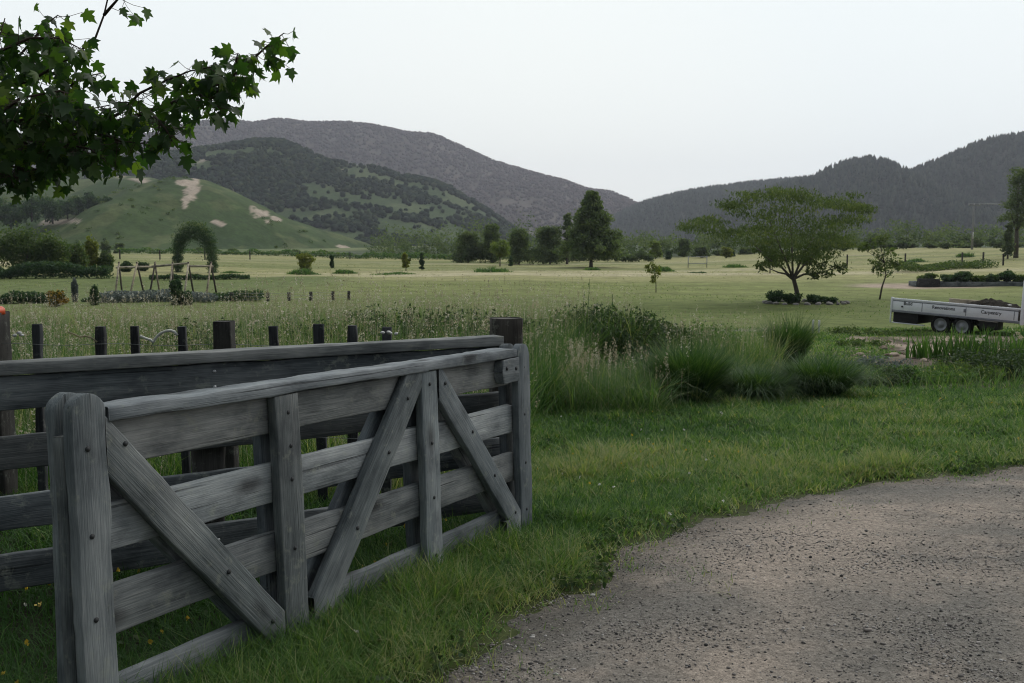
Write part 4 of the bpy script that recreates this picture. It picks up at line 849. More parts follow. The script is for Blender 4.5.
# ------------------------------------------------------------------ saplings
def sapling(label, px, py, feats, trunk, mat, leaf, per, seed, r0=.04):
    b = np.array(on(px, py)); rg = np.random.default_rng(seed); t = thing('young_tree', label, 'tree', b); D = b[1]
    c = [at(a, d, D+rg.normal()*.25)-b for a, d, r in feats]; foliage('crown', np.array(c), np.array([[r, r, r*.8] for _, _, r in feats]), per, leaf, mat, t, rg, .1, .5)
    P = [at(a, d, D)-b for a, d in trunk]; P[0][2] -= .15
    mb = MB().add(*tube(P, np.linspace(r0, r0*.3, len(P)), 7), .5)
    for q in c: mb.add(*tube([P[-2], (P[-2]+q)/2, q], [r0*.35, r0*.25, r0*.1], 5), .5)
    mb.link('trunk', M['bark'], t, True)
sapling('slim young tree with leaning stem between the spreading tree and raised bed', 879, 300, [(879, 241, .35), (884, 238, .3), (872, 246, .35), (866, 245, .3), (890, 252, .4), (882, 254, .45), (876, 262, .4), (884, 266, .5), (893, 260, .4), (886, 273, .4), (897, 265, .3), (878, 270, .35), (862, 248, .25)], [(879, 300), (882, 287), (886, 275), (884, 262), (880, 244)], M['silk'], .19, 55, 61, .05)
sapling('tiny yellow green sapling standing alone in the mown field', 656, 292, [(652, 265, .22), (656, 268, .26), (650, 271, .22), (658, 273, .24), (654, 277, .2), (647, 267, .14), (653, 281, .15)], [(656, 292), (656, 283), (655, 274), (653, 265)], M['yshrub'], .15, 60, 62, .03)

# ------------------------------------------------------------------ raised bed behind the trailer
q0 = np.array(on(917, 286.5)); q1 = np.array(on(1120, 287)); rb = thing('raised_bed', 'long timber edged raised garden bed behind the trailer', 'raised bed', q0)
dl = q1-q0; dl[2] = 0; L = np.linalg.norm(dl); dl /= L; nn = np.array([-dl[1], dl[0], 0])
grey = M['gate']
for off in (0, 1.6): board('long_edge', np.append((nn*off)[:2], .15), np.append((dl*L+nn*off)[:2], .17), .30, .10, grey, rb, seed=95+int(off), ntick=40)
board('end_block', np.append((dl*0)[:2]-nn[:2]*.12, .25), np.append((dl*1.35)[:2]-nn[:2]*.12, .25), .50, .30, M['batten'], rb, seed=97, label='dark sleeper block at the left end of the raised bed')
board('end_edge', (0, 0, .15), tuple(nn*1.6+[0, 0, .15]), .3, .1, grey, rb, seed=98)
V = np.array([(dl*a+nn*b+[0, 0, .24]) for a in (0.05, L) for b in (.05, 1.55)]); link('soil', V, np.array([[0, 1, 3, 2]]), M['soil'], rb, False, np.full(4, .4))
for i, (px, h, r, lb) in enumerate([(931, .55, .5, 'first dark shrub in the raised bed above the sleeper block'), (952, .5, .55, 'low rounded shrub second in the raised bed row'), (966, .62, .6, 'fuller dark shrub third in the raised bed row'), (980, .42, .5, 'lighter low shrub in the middle of the raised bed'), (992, .45, .5, 'small dark shrub right of the middle in the raised bed'), (1008, .68, .55, 'tallest dark shrub in the raised bed near the trailer upright'), (1022, .5, .5, 'shrub in the raised bed behind the trailer upright')]):
    q = q0+dl*((px-917)/1000*q0[1])+nn*.75; shrub('bed_shrub', lb, 'shrub', (q[0], q[1], q0[2]+.22), (r*1.25, r, h*.62), 34, 50, .17, M['dshrub' if i % 3 else 'shrub'], 'shrubs planted in the raised bed', 520+i)

# ------------------------------------------------------------------ trees of the valley floor
far = M['far']
def ft(label, px, py, ptop, half, mat, seed, taper=0, n=70, per=60, leaf=None, name='field_tree', z0=.16, group='trees on the valley floor', Y=None, cat='tree', lean=0):
    b = np.array(on(px, py)) if Y is None else np.array([(px-512)/1000*Y, Y, float(zt((px-512)/1000*Y, Y))]); D = b[1]; H = at(px, ptop, D)[2]-b[2]; r = half/1000*D
    return tree(name, label, cat, b, H, (r, r, H*z0, H), H*max(z0, .12)*1.1, max(.04, H*.022), n, per, leaf or max(.12, D*.0022), mat, group, seed, taper, lean)
ft('tall broad conifer standing dark above the valley floor', 591, 268, 189, 40, M['pine'], 701, .93, 420, 70, .38, 'conifer_tree', .12)
ft('slim taller tree at the left shoulder of the broad conifer', 567, 264, 211, 8, far, 702, .45, 60, 50, None, 'field_tree', .05)
ft('round greyish tree left of the broad conifer', 550, 264, 226, 20, far, 703, .35, 110, 60, None, 'field_tree', .03)
ft('pair like dark conifer right of the lime green tree', 519, 264, 228, 18, M['pine'], 704, .6, 130, 60, None, 'field_tree', .03)
ft('dark conifer behind the lime green tree', 492, 263, 223, 17, M['pine'], 705, .6, 130, 60, None, 'field_tree', .03)
ft('greyish bushy tree left of the lime green tree', 468, 263, 231, 19, far, 706, .35, 110, 60, None, 'field_tree', .03)
ft('lime green rounded tree among the dark conifers', 500, 267, 240, 11, M['lime'], 707, 0, 60, 60, None, 'field_tree', .3)
ft('small yellow green shrub like tree left in the field', 305, 272, 253, 9, M['yshrub'], 708, .2, 40, 60, None, 'field_tree', .02)
ft('small yellow green tree near the field middle', 406, 271, 253, 5, M['yshrub'], 709, .2, 30, 60, None, 'field_tree', .2)
ft('dark columnar cypress left of the field middle', 332, 268, 255, 2.6, M['dshrub'], 710, .3, 30, 50, None, 'cypress_tree', .02)
ft('dark columnar cypress in the middle of the field', 422, 270, 252, 3, M['dshrub'], 711, .45, 34, 50, None, 'cypress_tree', .02)
ft('small dark cypress beside the lime green tree', 511, 266, 256, 2.6, M['dshrub'], 712, .6, 24, 50, None, 'cypress_tree', .02)
for i, (px, top, hf, mt, lb) in enumerate([(623, 249, 6, far, 'low tree just right of the broad conifer in the far row'), (655, 241, 8, M['lime'], 'pale green tree in the far row right of the conifer'), (683, 239, 8, M['pine'], 'dark pointed tree in the far row below the saddle'), (668, 251, 4, M['dshrub'], 'small dark cypress in the far row'), (700, 246, 10, far, 'rounded grey green tree in the far row'), (718, 250, 8, far, 'low grey green tree far behind the spreading tree'), (726, 247, 7, M['yshrub'], 'yellowish tree far behind the spreading tree'), (732, 252, 2, M['dshrub'], 'thin dark cypress far behind the spreading tree'), (745, 248, 9, far, 'bushy tree hidden partly by the spreading tree')]):
    ft(lb, px, 262, top, hf, mt, 730+i, .35, 50, 45, None, 'field_tree', .05, Y=165 + 9*(i % 3))
ft('tree seen below the left arm of the spreading tree', 770, 273, 249, 8, far, 745, .2, 50, 50, None, 'field_tree', .35)
ft('tall pale feathery tree at the right edge of the photo', 1014, 252, 165, 17, far, 746, .15, 90, 45, .32, 'field_tree', .3, Y=118)
ft('dark bush at the foot of the tall feathery tree', 1006, 250, 222, 7, far, 747, .5, 60, 55, None, 'field_tree', .04, Y=116)
for i in range(16):
    px = 846 + i*11 + rg.normal()*3; ft('low dark bush in the row below the forested hill', px, 250, 243-abs(rg.normal())*3, rg.uniform(5, 9), far, 760+i, 0, 30, 40, None, 'row_bush', .02, 'bushes below the forested hill', Y=170+rg.uniform(-8, 8), cat='bush')
# reed green hedge across the field
def hedge(name, label, pa, pb, Y0, Y1, h, w, mat, n, leaf, seed, cat='hedge'):
    rg = np.random.default_rng(seed); a = np.array([(pa-512)/1000*Y0, Y0]); b = np.array([(pb-512)/1000*Y1, Y1]); t = rg.random(n)
    xy = a + (b-a)*t[:, None]; d = (b-a)/np.linalg.norm(b-a); nn_ = np.array([-d[1], d[0]]); s = rg.uniform(-1, 1, n); xy += nn_*(s*w/2)[:, None]
    hh = h*(.35+1.25*fbm(t*np.linalg.norm(b-a)/1.6, t*0, seed, 3)); z = zt(xy[:, 0], xy[:, 1]) + hh*np.sqrt(rg.random(n))*np.sqrt(1-.6*s**2)
    tn = np.clip(.45 + (fbm(t*40, s*2, seed+1)-.47)*1.2 + rg.normal(size=n)*.15, 0, 1); V, F, T = leafquads(np.stack([xy[:, 0], xy[:, 1], z], 1), leaf, tn, rg, .6, .4)
    c0 = np.array([*((a+b)/2), float(zt(*((a+b)/2)))]); o = link(name, V-c0, F, mat, None, False, T); o.location = c0; return tag(o, label, cat)
hedge('hedge', 'long low green hedge crossing the field before the broad conifer', 515, 652, 150, 152, 1.5, 2.5, M['pine'], 9000, .34, 801)
hedge('hedge', 'thin pale green hedge line at the foot of the green mound', 120, 462, 175, 168, 1.1, 2, M['meadow'], 7000, .34, 802)
hedge('hedge', 'rough grass strip in the right meadow beyond the young tree', 898, 985, 92, 98, .7, 3.0, M['shrub'], 4500, .20, 803)
for i, (px, py, r, h, mt, lb) in enumerate([(303, 274, 15, 9, 'shrub', 'low dark green scrub below the yellow green shrub tree'), (345, 273, 12, 6, 'shrub', 'low scrub patch beside the left cypress'), (395, 274, 22, 4, 'shrub', 'long low scrub patch in the field middle'), (492, 272, 20, 9, 'shrub', 'tussocky scrub patch below the lime green tree'), (592, 270, 9, 5, 'shrub', 'small scrub round the foot of the broad conifer'), (663, 271, 11, 8, 'shrub', 'scrub patch behind the tiny sapling'), (735, 268, 13, 8, 'shrub', 'scrub patch with yellow tips left of the spreading tree'), (697, 273, 14, 3, 'dshrub', 'flat dark heap in the field left of the spreading tree'), (232, 273, 14, 4, 'shrub', 'low scrub right of the hedge arch'), (915, 262, 12, 7, 'shrub', 'pale scrub right of the young tree'), (965, 257, 9, 8, 'shrub', 'scrub below the power pole')]):
    b = np.array(on(px, py)); k = b[1]/1000; rg = np.random.default_rng(820+i); t = thing('field_scrub', lb, 'shrub', b, 0, 'scrub patches in the field'); n = 900
    xx = rg.normal(size=n)*r*k*.45; yy = rg.normal(size=n)*r*k*.35; hh = h*k*rg.uniform(.25, .75, n)*np.exp(-(xx/(r*k))**4)*(.3+1.3*fbm(xx/(r*k)*5, 0*xx, 820+i, 3))
    V, F, T = blades(np.stack([xx, yy, 0*xx-.05], 1), hh, .0011*b[1]*rg.uniform(.6, 1.4, n), rg.uniform(.05, .6, n), rg.uniform(0, .7, n), np.clip(rg.normal(.4, .2, n), 0, 1), rg, 3); link('tufts', V, F, M['dshrub'] if mt == 'dshrub' else M['meadow'], t, False, T)
# soft scrubby wood along the foot of the hills
rg = np.random.default_rng(777); cs = []
for px in np.arange(380, 1100, 4.2):
    Y = rg.uniform(188, 225); x = (px-512)/1000*Y; hh = rg.uniform(2.0, 5.5)*(1.25 if px < 640 else .9)*(.6+.9*fbm(px/22., 0*px+1, 12))
    for k in range(3): cs.append((x+rg.normal()*.8, Y+rg.normal()*2, float(zt(x, Y))+hh*rg.uniform(.2, .95), hh*.34))
cs = np.array(cs); o = foliage('far_wood', cs[:, :3], np.stack([cs[:, 3]*1.1, cs[:, 3]*1.1, cs[:, 3]], 1), 60, .55, M['far'], None, rg, .3)
tag(o, 'soft scrubby wood along the foot of the hills', 'wood', kind='stuff')
rg = np.random.default_rng(778); p = sC(900, rg, .05, .46); nn2 = len(p); p = p[fbm(p[:, 0]/16, p[:, 1]/16, 5) > .5]; cs = p + np.array([0, 0, .35])
o = foliage('mound_scrub', cs, np.stack([rg.uniform(.5, 1.5, len(cs))]*2+[rg.uniform(.35, .8, len(cs))], 1), 40, .5, M['shrub'], None, rg, .3); tag(o, 'small dark bushes scattered over the green mound', 'scrub', kind='stuff')

# fence posts across the far field and right meadow
def ffence(label, pts, h, Y=None):
    P = [np.array(on(*p)) for p in pts]; t = thing('field_fence', label, 'fence', P[0])
    for i, p in enumerate(P): board('post', p-P[0]-[0, 0, .3], p-P[0]+[0, 0, h], .14, .14, M['post'], t, up=(1, 0, 0), seed=900+i, ntick=4)
    for z in (h*.9, h*.6, h*.3):
        q = np.array([p-P[0]+[0, -.08, z] for p in P]); q2 = np.concatenate([np.linspace(a, b, 4)[:-1] for a, b in zip(q[:-1], q[1:])]+[q[-1:]]); MB().add(*tube(q2, .006, 4)).link('wire', M['wire'], t)
ffence('post and wire fence in the right meadow below the power pole', [(847, 266), (905, 265), (962, 264), (983, 264), (1003, 266), (1060, 268)], 1.25)
ffence('short row of low posts beyond the meadow seed heads', [(232, 302), (268, 302), (289, 301.5), (311, 301), (333, 300.5), (349, 300)], .45)
ffence('thin post and wire fence along the foot of the green mound', [(120, 259.5), (160, 259.5), (205, 259.5), (250, 259.5), (300, 259), (350, 259), (400, 259)], 1.2)
fr = np.array(on(689, 268)); t = thing('field_gate', 'small metal frame gate standing far out in the field', 'gate', fr)
for dx in (-.1, 2.0): MB().add(*tube([(dx, 0, -.2), (dx, 0, 1.35)], .05, 6)).link('upright', M['wire'], t, True)
for z in (.5, 1.25): MB().add(*tube([(-.1, 0, z), (2.0, 0, z)], .04, 6)).link('bar', M['wire'], t, True)

# ------------------------------------------------------------------ power poles and line
Yp = 150.0
def pole(label, px, ptop, Y):
    b = np.array([(px-512)/1000*Y, Y, float(zt((px-512)/1000*Y, Y))]); H = at(px, ptop, Y)[2]-b[2]; t = thing('power_pole', label, 'power pole', b, 0, 'power poles in the right meadow')
    gp_ = plain('weathered_pole', (.24, .24, .245), .8, .2); MB().add(*tube([(0, 0, -.5), (0, 0, H)], [.17, .12], 10)).link('shaft', gp_, t, True)
    board('crossarm', (-.9, -.14, H-.35), (.9, -.14, H-.35), .14, .10, gp_, t, seed=int(px), ntick=6)
    for x in (-.8, 0, .8): MB().add(*tube([(x, -.14, H-.28), (x, -.14, H-.2), (x, -.14, H-.1)], [.03, .06, .04], 8)).link('insulator', M['boltbright'], t, True)
    MB().add(*tube([(0, -.16, 1.6), (0, -.16, 2.6)], [.06, .06], 8)).link('cable_guard', plain('white_guard', (.75, .75, .75), .5, .3), t, True)
    return b + np.array([0, -.14, H-.1])
a = pole('grey power pole with crossarm standing left of the tall feathery tree', 970, 203, Yp); b = pole('second power pole among the tall feathery tree branches', 1120, 198, 158.0)
mb_t = thing('power_line', 'three thin power wires strung between the poles', 'power line', (0, 0, 0))
for x in (-.8, 0, .8):
    s = np.linspace(0, 1, 20)[:, None]; P = (a+[x, 0, 0])*(1-s)+(b+[x, 0, 0])*s - np.array([0, 0, 1.])*(4*s*(1-s))*.35; MB().add(*tube(P, .04, 4)).link('wire', M['wire'], mb_t, True)

# ------------------------------------------------------------------ garden on the left
pole_m = M['palepole']; base = np.array(on(160, 301)); D = base[1]
af = thing('pole_frame', 'row of pale A shaped pole frames joined by a ridge pole', 'frame', base)
def ap(px, py, dy=0): return at(px, py, D+dy)-base
for i, (a, b) in enumerate([((116, 267.5), (153, 266.8)), ((152, 266.6), (189, 263.2)), ((187, 266.2), (213, 266.3))]): MB().add(*tube([ap(*a), ap(*b)], [.055, .05], 8), rng.random()).link('ridge_pole', pole_m, af, True)
for tx_, l, r_, m in [(119, 114, 123, 0), (137, 128, 146, 0), (155, 148, 161, 1), (172.5, 168, 173, 0), (188.5, 183, 195, 0), (211, 205, 218, 0)]:
    for q, dy in ((l, -.7), (r_, .7)):
        e = ap(q, 302, dy); e[2] = float(zl(*(base+e)[:2]))-base[2]-.1; tt = ap(tx_, 263.5); MB().add(*tube([e, tt+(tt-e)*.04], [.05, .042], 8), rng.random()).link('leg', pole_m if (dy < 0) != bool(m) else M['bark'], af, True)
# clipped hedge arch
Ya = 92.; c0 = np.array([(195-512)/1000*Ya, Ya, float(zt((195-512)/1000*Ya, Ya))]); rg = np.random.default_rng(61)
arc = thing('hedge_arch', 'dark clipped hedge arch standing behind the pole frames', 'hedge arch', c0)
pts = []; 
for px, py, r in [(178, 274, .40), (178, 266, .42), (177.5, 258, .45), (178, 250, .55), (179.5, 243, .7), (183, 237, .85), (188, 232.5, .95), (194, 231, 1.0), (200, 232.5, .95), (205.5, 237, .9), (209, 243, .75), (211, 250, .62), (212, 258, .52), (212.5, 266, .48), (212.5, 274, .46)]: pts.append(((at(px, py, Ya)-c0), r))
foliage('foliage', np.array([p for p, _ in pts]), np.array([[r*.98, 1.0, r*.98] for _, r in pts]), 900, .17, M['dshrub'], arc, rg, .6, .35)
tipp = []
P = np.array([p for p, _ in pts])[3:12]; P = P[rg.integers(0, len(P), 900)] + rg.normal(size=(900, 3))*np.array([.25, .5, .1]); P[:, 2] += .75
V, F, T = leafquads(P, .20, rg.random(900), rg, .3, 1.5); link('new_growth', V, F, M['shrub'], arc, False, T)
mb = MB(); mb.add(*tube([at(178, 277, Ya)-c0-[0, 0, .3], at(178, 250, Ya)-c0], [.12, .06], 7)); mb.add(*tube([at(212.5, 277, Ya)-c0-[0, 0, .3], at(212, 250, Ya)-c0], [.12, .06], 7)); mb.link('trunk', M['bark'], arc, True)
# bank of shrubs
for i, (px, py, top, hf, mt, lb) in enumerate([(-60, 276, 228, 34, 'shrub', 'large shrub mostly beyond the left photo edge'), (-12, 276, 226, 26, 'shrub', 'bushy shrub at the left photo edge under the maple'), (22, 276, 225, 27, 'shrub', 'large light tipped shrub left in the shrub bank'), (52, 276, 231, 22, 'shrub', 'rounded shrub in the middle of the shrub bank'), (76, 275, 242, 15, 'shrub', 'lower rounded shrub in the shrub bank before its upright end'), (92, 274, 236, 8, 'yshrub', 'upright yellow green shrub at the end of the shrub bank'), (106, 274, 252, 9, 'shrub', 'low shrub closing the shrub bank on its right'), (126, 272, 261, 7, 'dshrub', 'low dark shrub behind the pole frames'), (143, 271, 262, 7, 'dshrub', 'small dark bush behind the middle pole frames')]):
    b = np.array(on(px, py)); k = b[1]/1000; h = at(px, top, b[1])[2]-b[2]; shrub('garden_shrub', lb, 'shrub', b, (hf*k, hf*k*.8, h*.52), 80, 60, .22, M[mt], 'shrubs in the left bank', 840+i, up=.2)
hedge('hedge', 'low dark hedge in front of the shrub bank', -60, 112, 76, 78, 1.25, 1.6, M['dshrub'], 9000, .20, 811)
hedge('hedge', 'low dark green garden row at the far edge of the left lawn', 150, 250, 76, 78, .45, 1.0, M['dshrub'], 2600, .18, 812)
hedge('hedge', 'dark low planting along the near side of the left lawn', -40, 62, 45.5, 46, .62, 1.2, M['dshrub'], 4500, .15, 813)
hedge('hedge', 'blue green low planting between the legs of the pole frames', 95, 215, 46, 46.5, .5, 1.4, M['grey'], 3500, .13, 814)
hedge('hedge', 'dark low planting below the pole frames', 84, 262, 47, 48, .42, 1.2, M['dshrub'], 4500, .14, 815)
for i, (px, py, top, hf, mt, lb, nm, tpr) in enumerate([(57, 307.5, 289, 11, 'orange', 'orange flowering bush in the left garden', 'flowering_bush', 0), (75, 303, 280, 3.2, 'grey', 'upright silver grey bush right of the orange flowers', 'garden_bush', .2), (95, 306, 287, 5.5, 'dshrub', 'dark upright bush left of the pole frames', 'garden_bush', .45), (177, 306, 281, 7.5, 'dshrub', 'dark rounded topiary bush in front of the pole frames', 'topiary_bush', .1), (188, 306, 291, 6.5, 'dshrub', 'smaller dark topiary bush right of the rounded one', 'topiary_bush', 0), (40, 303, 296, 6, 'shrub', 'green bush left of the orange flowers', 'garden_bush', 0)]):
    b = np.array(on(px, py)); k = b[1]/1000; h = at(px, top, b[1])[2]-b[2]; shrub(nm, lb, 'bush', b, (hf*k, hf*k, h*.52), 50, 80, .11, M[mt], None, 860+i, up=.4, taper=tpr)
rg = np.random.default_rng(71); n = 34; px = rg.uniform(80, 235, n); y = rg.uniform(43, 46, n); x = (px-512)/1000*y; C = np.repeat(np.stack([x, y, zl(x, y)+rg.uniform(.35, .62, n)], 1), 4, 0)+rg.normal(size=(n*4, 3))*.03
V, F, T = leafquads(C, .06, rg.uniform(.6, 1, n*4), rg, .9, 0); tag(link('garden_flowers', V, F, M['flower'], None, False, T), 'white blossoms dotted round the pole frames', 'flowers', kind='stuff')
# dark trees on the flank of the green mound
sp_ = lambda px, py, Y: np.array([(px-512)/1000*Y, Y, at(px, py, Y)[2]])
for i in range(26):
    s = i/25; px = -40 + 148*s + rg.normal()*3; py = 226 - 20*s + rg.normal()*1.5 + (4 if i % 2 else 0); Y = 300 + 45*s - (12 if i % 2 else 0)
    b = sp_(px, py+4, Y); H = rg.uniform(7, 11)*(1-.35*s); t = tree('slope_tree', 'dark bushy tree on the left flank of the green mound', 'tree', b, H, (H*.48, H*.48, H*.02, H), H*.2, H*.03, 40, 34, .75, M['dshrub' if i % 4 else 'far'], 'dark trees on the flank of the mound', 1000+i, 0, 0, nlimb=2)
for i, (px, py, top, lb) in enumerate([(107, 255, 241, 'small round tree at the foot of the mound near the shrub bank'), (121, 255, 243, 'round grey green tree right of the shrub bank'), (233, 257, 249, 'small dark tree right of the hedge arch'), (200, 258, 248, 'small tree seen through the hedge arch'), (296, 256, 250, 'small dark tree at the foot of the mound in the field'), (322, 256, 250, 'small tree left of the left cypress far back')]):
    ft(lb, px, py, top, 5.5, far, 1050+i, .1, 36, 40, .4, 'foot_tree', .05, 'small trees at the foot of the mound', Y=185)

# ------------------------------------------------------------------ maple at the upper left
mr = np.random.default_rng(81); base = np.array([-5.3, 6.2, float(zt(-5.3, 6.2))])
mt_ = thing('maple_tree', 'maple whose leafy bough reaches into the top left of the photo', 'tree', base)
MB().add(*tube([base*0-[0, 0, .2], (.05, 0, 1.2), (.1, -.1, 2.6), (.2, -.2, 4.2)], [.22, .17, .15, .10], 12), .4).link('trunk', M['bark'], mt_, True)
lobes = [(-.05, .02), (-.22, -.05), (-.42, .03), (-.30, .17), (-.44, .28), (-.60, .47), (-.40, .48), (-.25, .47), (-.27, .66), (-.17, .70), (-.10, .78), (0, 1.05), (.10, .78), (.17, .70), (.27, .66), (.25, .47), (.40, .48), (.60, .47), (.44, .28), (.30, .17), (.42, .03), (.22, -.05), (.05, .02)]
LV = np.array([(0, .30, .03)]+[(x, y, -.10*abs(x)) for x, y in lobes]); LF = np.array([(0, i, i+1) for i in range(1, len(lobes))]+[(0, len(lobes), 1)])
twigs = [  # pixel paths with distance, thickness, leaves
 [(-160, 150, 6.0), (-60, 145, 5.8), (20, 150, 5.6), (90, 138, 5.5), (150, 118, 5.4), (200, 100, 5.35), (240, 78, 5.3), (266, 54, 5.25), (284, 40, 5.2)],
 [(90, 138, 5.5), (120, 120, 5.3), (140, 100, 5.2), (165, 88, 5.2), (190, 78, 5.15), (212, 74, 5.1)],
 [(-60, 145, 5.8), (-20, 100, 5.6), (20, 62, 5.5), (45, 32, 5.4), (58, 22, 5.4)], [(-20, 100, 5.6), (30, 88, 5.5), (75, 62, 5.4), (95, 46, 5.4), (104, 22, 5.4), (109, 0, 5.4), (113, -22, 5.4)],
 [(20, 150, 5.6), (50, 110, 5.3), (80, 85, 5.2), (102, 80, 5.2)], [(-60, 145, 5.8), (0, 170, 5.4), (30, 178, 5.3), (60, 168, 5.3)], [(20, 150, 5.6), (60, 150, 5.2), (90, 156, 5.15), (104, 166, 5.1)],
 [(150, 118, 5.4), (165, 135, 5.2), (172, 148, 5.2)], [(90, 138, 5.5), (120, 148, 5.2), (140, 150, 5.2)], [(200, 100, 5.35), (212, 110, 5.2), (222, 116, 5.2)],
 [(-60, 145, 5.8), (-10, 130, 5.2), (40, 125, 5.1), (80, 118, 5.1), (110, 112, 5.1)], [(-20, 100, 5.6), (-5, 60, 5.3), (5, 25, 5.3)], [(-160, 150, 6.0), (-140, 90, 5.8), (-100, 40, 5.6), (-60, 10, 5.5)], [(-160, 150, 6.0), (-120, 190, 5.6), (-60, 195, 5.5)],
 [(240, 78, 5.3), (236, 68, 5.25), (238, 60, 5.2)], [(-5, 60, 5.3), (30, 45, 5.2), (60, 45, 5.2), (85, 58, 5.2)], [(-10, 130, 5.2), (20, 105, 5.0), (60, 98, 5.0), (85, 105, 5.0)], [(104, 22, 5.4), (118, 6, 5.35), (128, -4, 5.3)], [(-160, 150, 6.0), (-250, 150, 6.3), (-330, 190, 6.25)], [(0, 170, 5.4), (10, 182, 5.2), (22, 186, 5.2)]]
mbt = MB(); lv, ltint = [], []
for ti, tw in enumerate(twigs):
    P = np.array([at(p[0], p[1]-7, p[2])-base for p in tw]); r0 = .022 if ti == 0 else (.03 if ti == 18 else .009)
    mbt.add(*tube(P, np.linspace(r0, .0025 if ti != 18 else .05, len(P)), 6), mr.random())
    seglen = np.linalg.norm(np.diff(P, axis=0), axis=1); L = seglen.sum(); bare = ti in (3, 17); nl = 5 if ti == 17 else int(L*(135 if ti == 0 else 105))
    if ti == 3: nl = int(L*38)
    if ti == 18: nl = 30
    cs = np.concatenate([[0], np.cumsum(seglen)])/L
    for k in range(nl):
        s = mr.random()**.9
        if ti == 3 and s > .62: 
            if mr.random() < .96: continue
        q = np.array([np.interp(s, cs, P[:, j]) for j in range(3)])
        if ti == 18: q += mr.normal(size=3)*.3
        spread = .10*(1-.55*s)
        off = mr.normal(size=3)*np.array([spread, spread*1.6, spread*.8]); off[2] -= .03
        c = q+off; size = mr.uniform(.052, .092)
        dn = np.array([off[0]*1.6+mr.normal()*.35, off[1]+mr.normal()*.35, -.15-mr.random()*.75]); dn /= np.linalg.norm(dn)      # leaf hangs along dn
        nz = np.array([mr.normal()*.7, mr.normal()*.7, .8+mr.normal()*.4]); nz -= dn*(nz@dn); nz /= np.linalg.norm(nz)+1e-6; xx = np.cross(dn, nz)
        fold = mr.uniform(.3, 3.8); W = LV.copy(); W[:, 2] *= fold; W[:, 2] -= .5*W[:, 1]**2*mr.random()
        lv.append(c + (W[:, :1]*xx + W[:, 1:2]*dn + W[:, 2:]*nz)*size); ltint.append(np.clip(mr.normal(.45, .28), 0, 1))
        mbt.add(*tube([q, q*.5+c*.5-[0, 0, .008], c], [.0017, .0014, .0012], 4, False), .6)
mbt.link('branches', M['twig'], mt_, True); nl = len(lv)
link('foliage', np.concatenate(lv), (LF[None]+(np.arange(nl)*len(LV))[:, None, None]).reshape(-1, 3), M['maple'], mt_, False, np.repeat(ltint, len(LV)))

cr2 = np.random.default_rng(83); cc_ = ellipsoid_clumps((-1.6, -1.0, 4.6), (3.0, 3.4, 2.1), 120, cr2, 0, .35); wpos = cc_ + base
cc_ = cc_[(512 + 1000*wpos[:, 0]/np.maximum(wpos[:, 1], .3) < -170) & (wpos[:, 0] < -2.6)]
foliage('crown', cc_, .62, 90, .15, M['maple'], mt_, cr2, -.2, .85, .5, .7)  # unseen side of the maple, made fuller to block light from the left
for q in cc_[::9]: MB().add(*tube([(.15, -.15, 3.0), np.array([.15, -.15, 3.4])*.5+q*.5, q], [.06, .04, .01], 6), .4).link('limb', M['bark'], mt_, True)

# ------------------------------------------------------------------ world, sun, haze
SUN_EL, SUN_AZ = R(42), R(48)              # very soft light from the bright sky ahead on the right
w = bpy.data.worlds.new('World'); scn.world = w; w.use_nodes = True; nt = w.node_tree; nt.nodes.clear()
sky = nt.nodes.new('ShaderNodeTexSky'); sky.sky_type = 'NISHITA'; sky.sun_disc = False; sky.sun_elevation = SUN_EL; sky.sun_rotation = SUN_AZ
sky.dust_density = 2; sky.air_density = 1
b1 = nt.nodes.new('ShaderNodeBackground'); nt.links.new(sky.outputs[0], b1.inputs[0]); b1.inputs[1].default_value = .06
tc = nt.nodes.new('ShaderNodeTexCoord'); sp = nt.nodes.new('ShaderNodeSeparateXYZ'); nt.links.new(tc.outputs['Generated'], sp.inputs[0])
cl = ramp(nt, sp.outputs['Z'], [(0, (.93, .965, .955)), (.12, (.89, .94, .94)), (.25, (.865, .92, .925)), (1, (.82, .88, .90))])
yf = mathn(nt, 'ADD', mathn(nt, 'MULTIPLY', sp.outputs['Y'], .5), .5)      # the evening sky is dimmer away from the sunset
cl = mixc(nt, 1.0, cl, ramp(nt, yf, [(.02, (.20, .21, .23)), (.34, (.36, .37, .39)), (.58, (.92, .92, .93)), (.74, (1, 1, 1)), (.97, (1.0, 1.0, 1.0)), (1, (1.06, 1.035, 1.0))]), 'MULTIPLY')
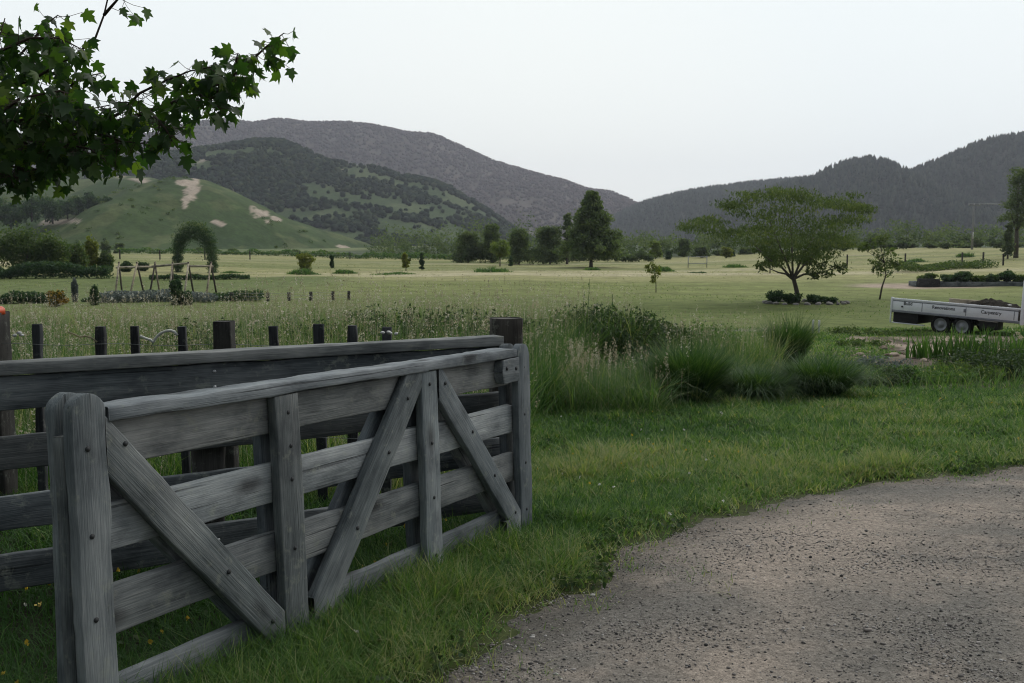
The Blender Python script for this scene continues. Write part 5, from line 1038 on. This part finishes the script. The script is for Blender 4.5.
b2 = nt.nodes.new('ShaderNodeBackground'); nt.links.new(cl, b2.inputs[0]); b2.inputs[1].default_value = 1.0
mx = nt.nodes.new('ShaderNodeMixShader'); mx.inputs[0].default_value = .98      # a thin even cloud sheet over the clear sky
nt.links.new(b1.outputs[0], mx.inputs[1]); nt.links.new(b2.outputs[0], mx.inputs[2])
ow = nt.nodes.new('ShaderNodeOutputWorld'); nt.links.new(mx.outputs[0], ow.inputs['Surface'])
sl = bpy.data.lights.new('sun', 'SUN'); sl.energy = 1.5; sl.angle = R(50); sl.color = (1, .95, .89)
so = bpy.data.objects.new('sun', sl); COL.objects.link(so)
dv = Vector((math.sin(SUN_AZ)*math.cos(SUN_EL), math.cos(SUN_AZ)*math.cos(SUN_EL), math.sin(SUN_EL)))
so.rotation_euler = dv.to_track_quat('Z', 'Y').to_euler()

HAZE = True
if HAZE:
    m, nt = newmat('haze_air'); pv = nt.nodes.new('ShaderNodeVolumePrincipled'); pv.inputs['Color'].default_value = (.84, .88, 1.0, 1)
    pv.inputs['Density'].default_value = .00016; pv.inputs['Anisotropy'].default_value = .3
    om = nt.nodes.new('ShaderNodeOutputMaterial'); nt.links.new(pv.outputs[0], om.inputs['Volume'])
    x0, x1, y0, y1 = -4300, 4300, -4300, 4300; z0 = -12; z1 = 330
    V, F = box(((x0+x1)/2, (y0+y1)/2, (z0+z1)/2), (x1-x0, y1-y0, z1-z0)); tag(link('haze', V, F, m), 'thin evening haze filling the valley', 'haze', kind='stuff')

scn.view_settings.view_transform = 'Standard'; scn.view_settings.look = 'None'; scn.view_settings.exposure = 0.2; scn.view_settings.gamma = 1
cy = scn.cycles; cy.use_denoising = True; cy.denoiser = 'OPENIMAGEDENOISE'; cy.denoising_input_passes = 'RGB_ALBEDO_NORMAL'; cy.denoising_prefilter = 'ACCURATE'; cy.max_bounces = 6; cy.diffuse_bounces = 3; cy.transmission_bounces = 3; cy.volume_bounces = 0; cy.transparent_max_bounces = 8
cy.use_adaptive_sampling = False; cy.filter_width = 1.05; cy.adaptive_threshold = .02
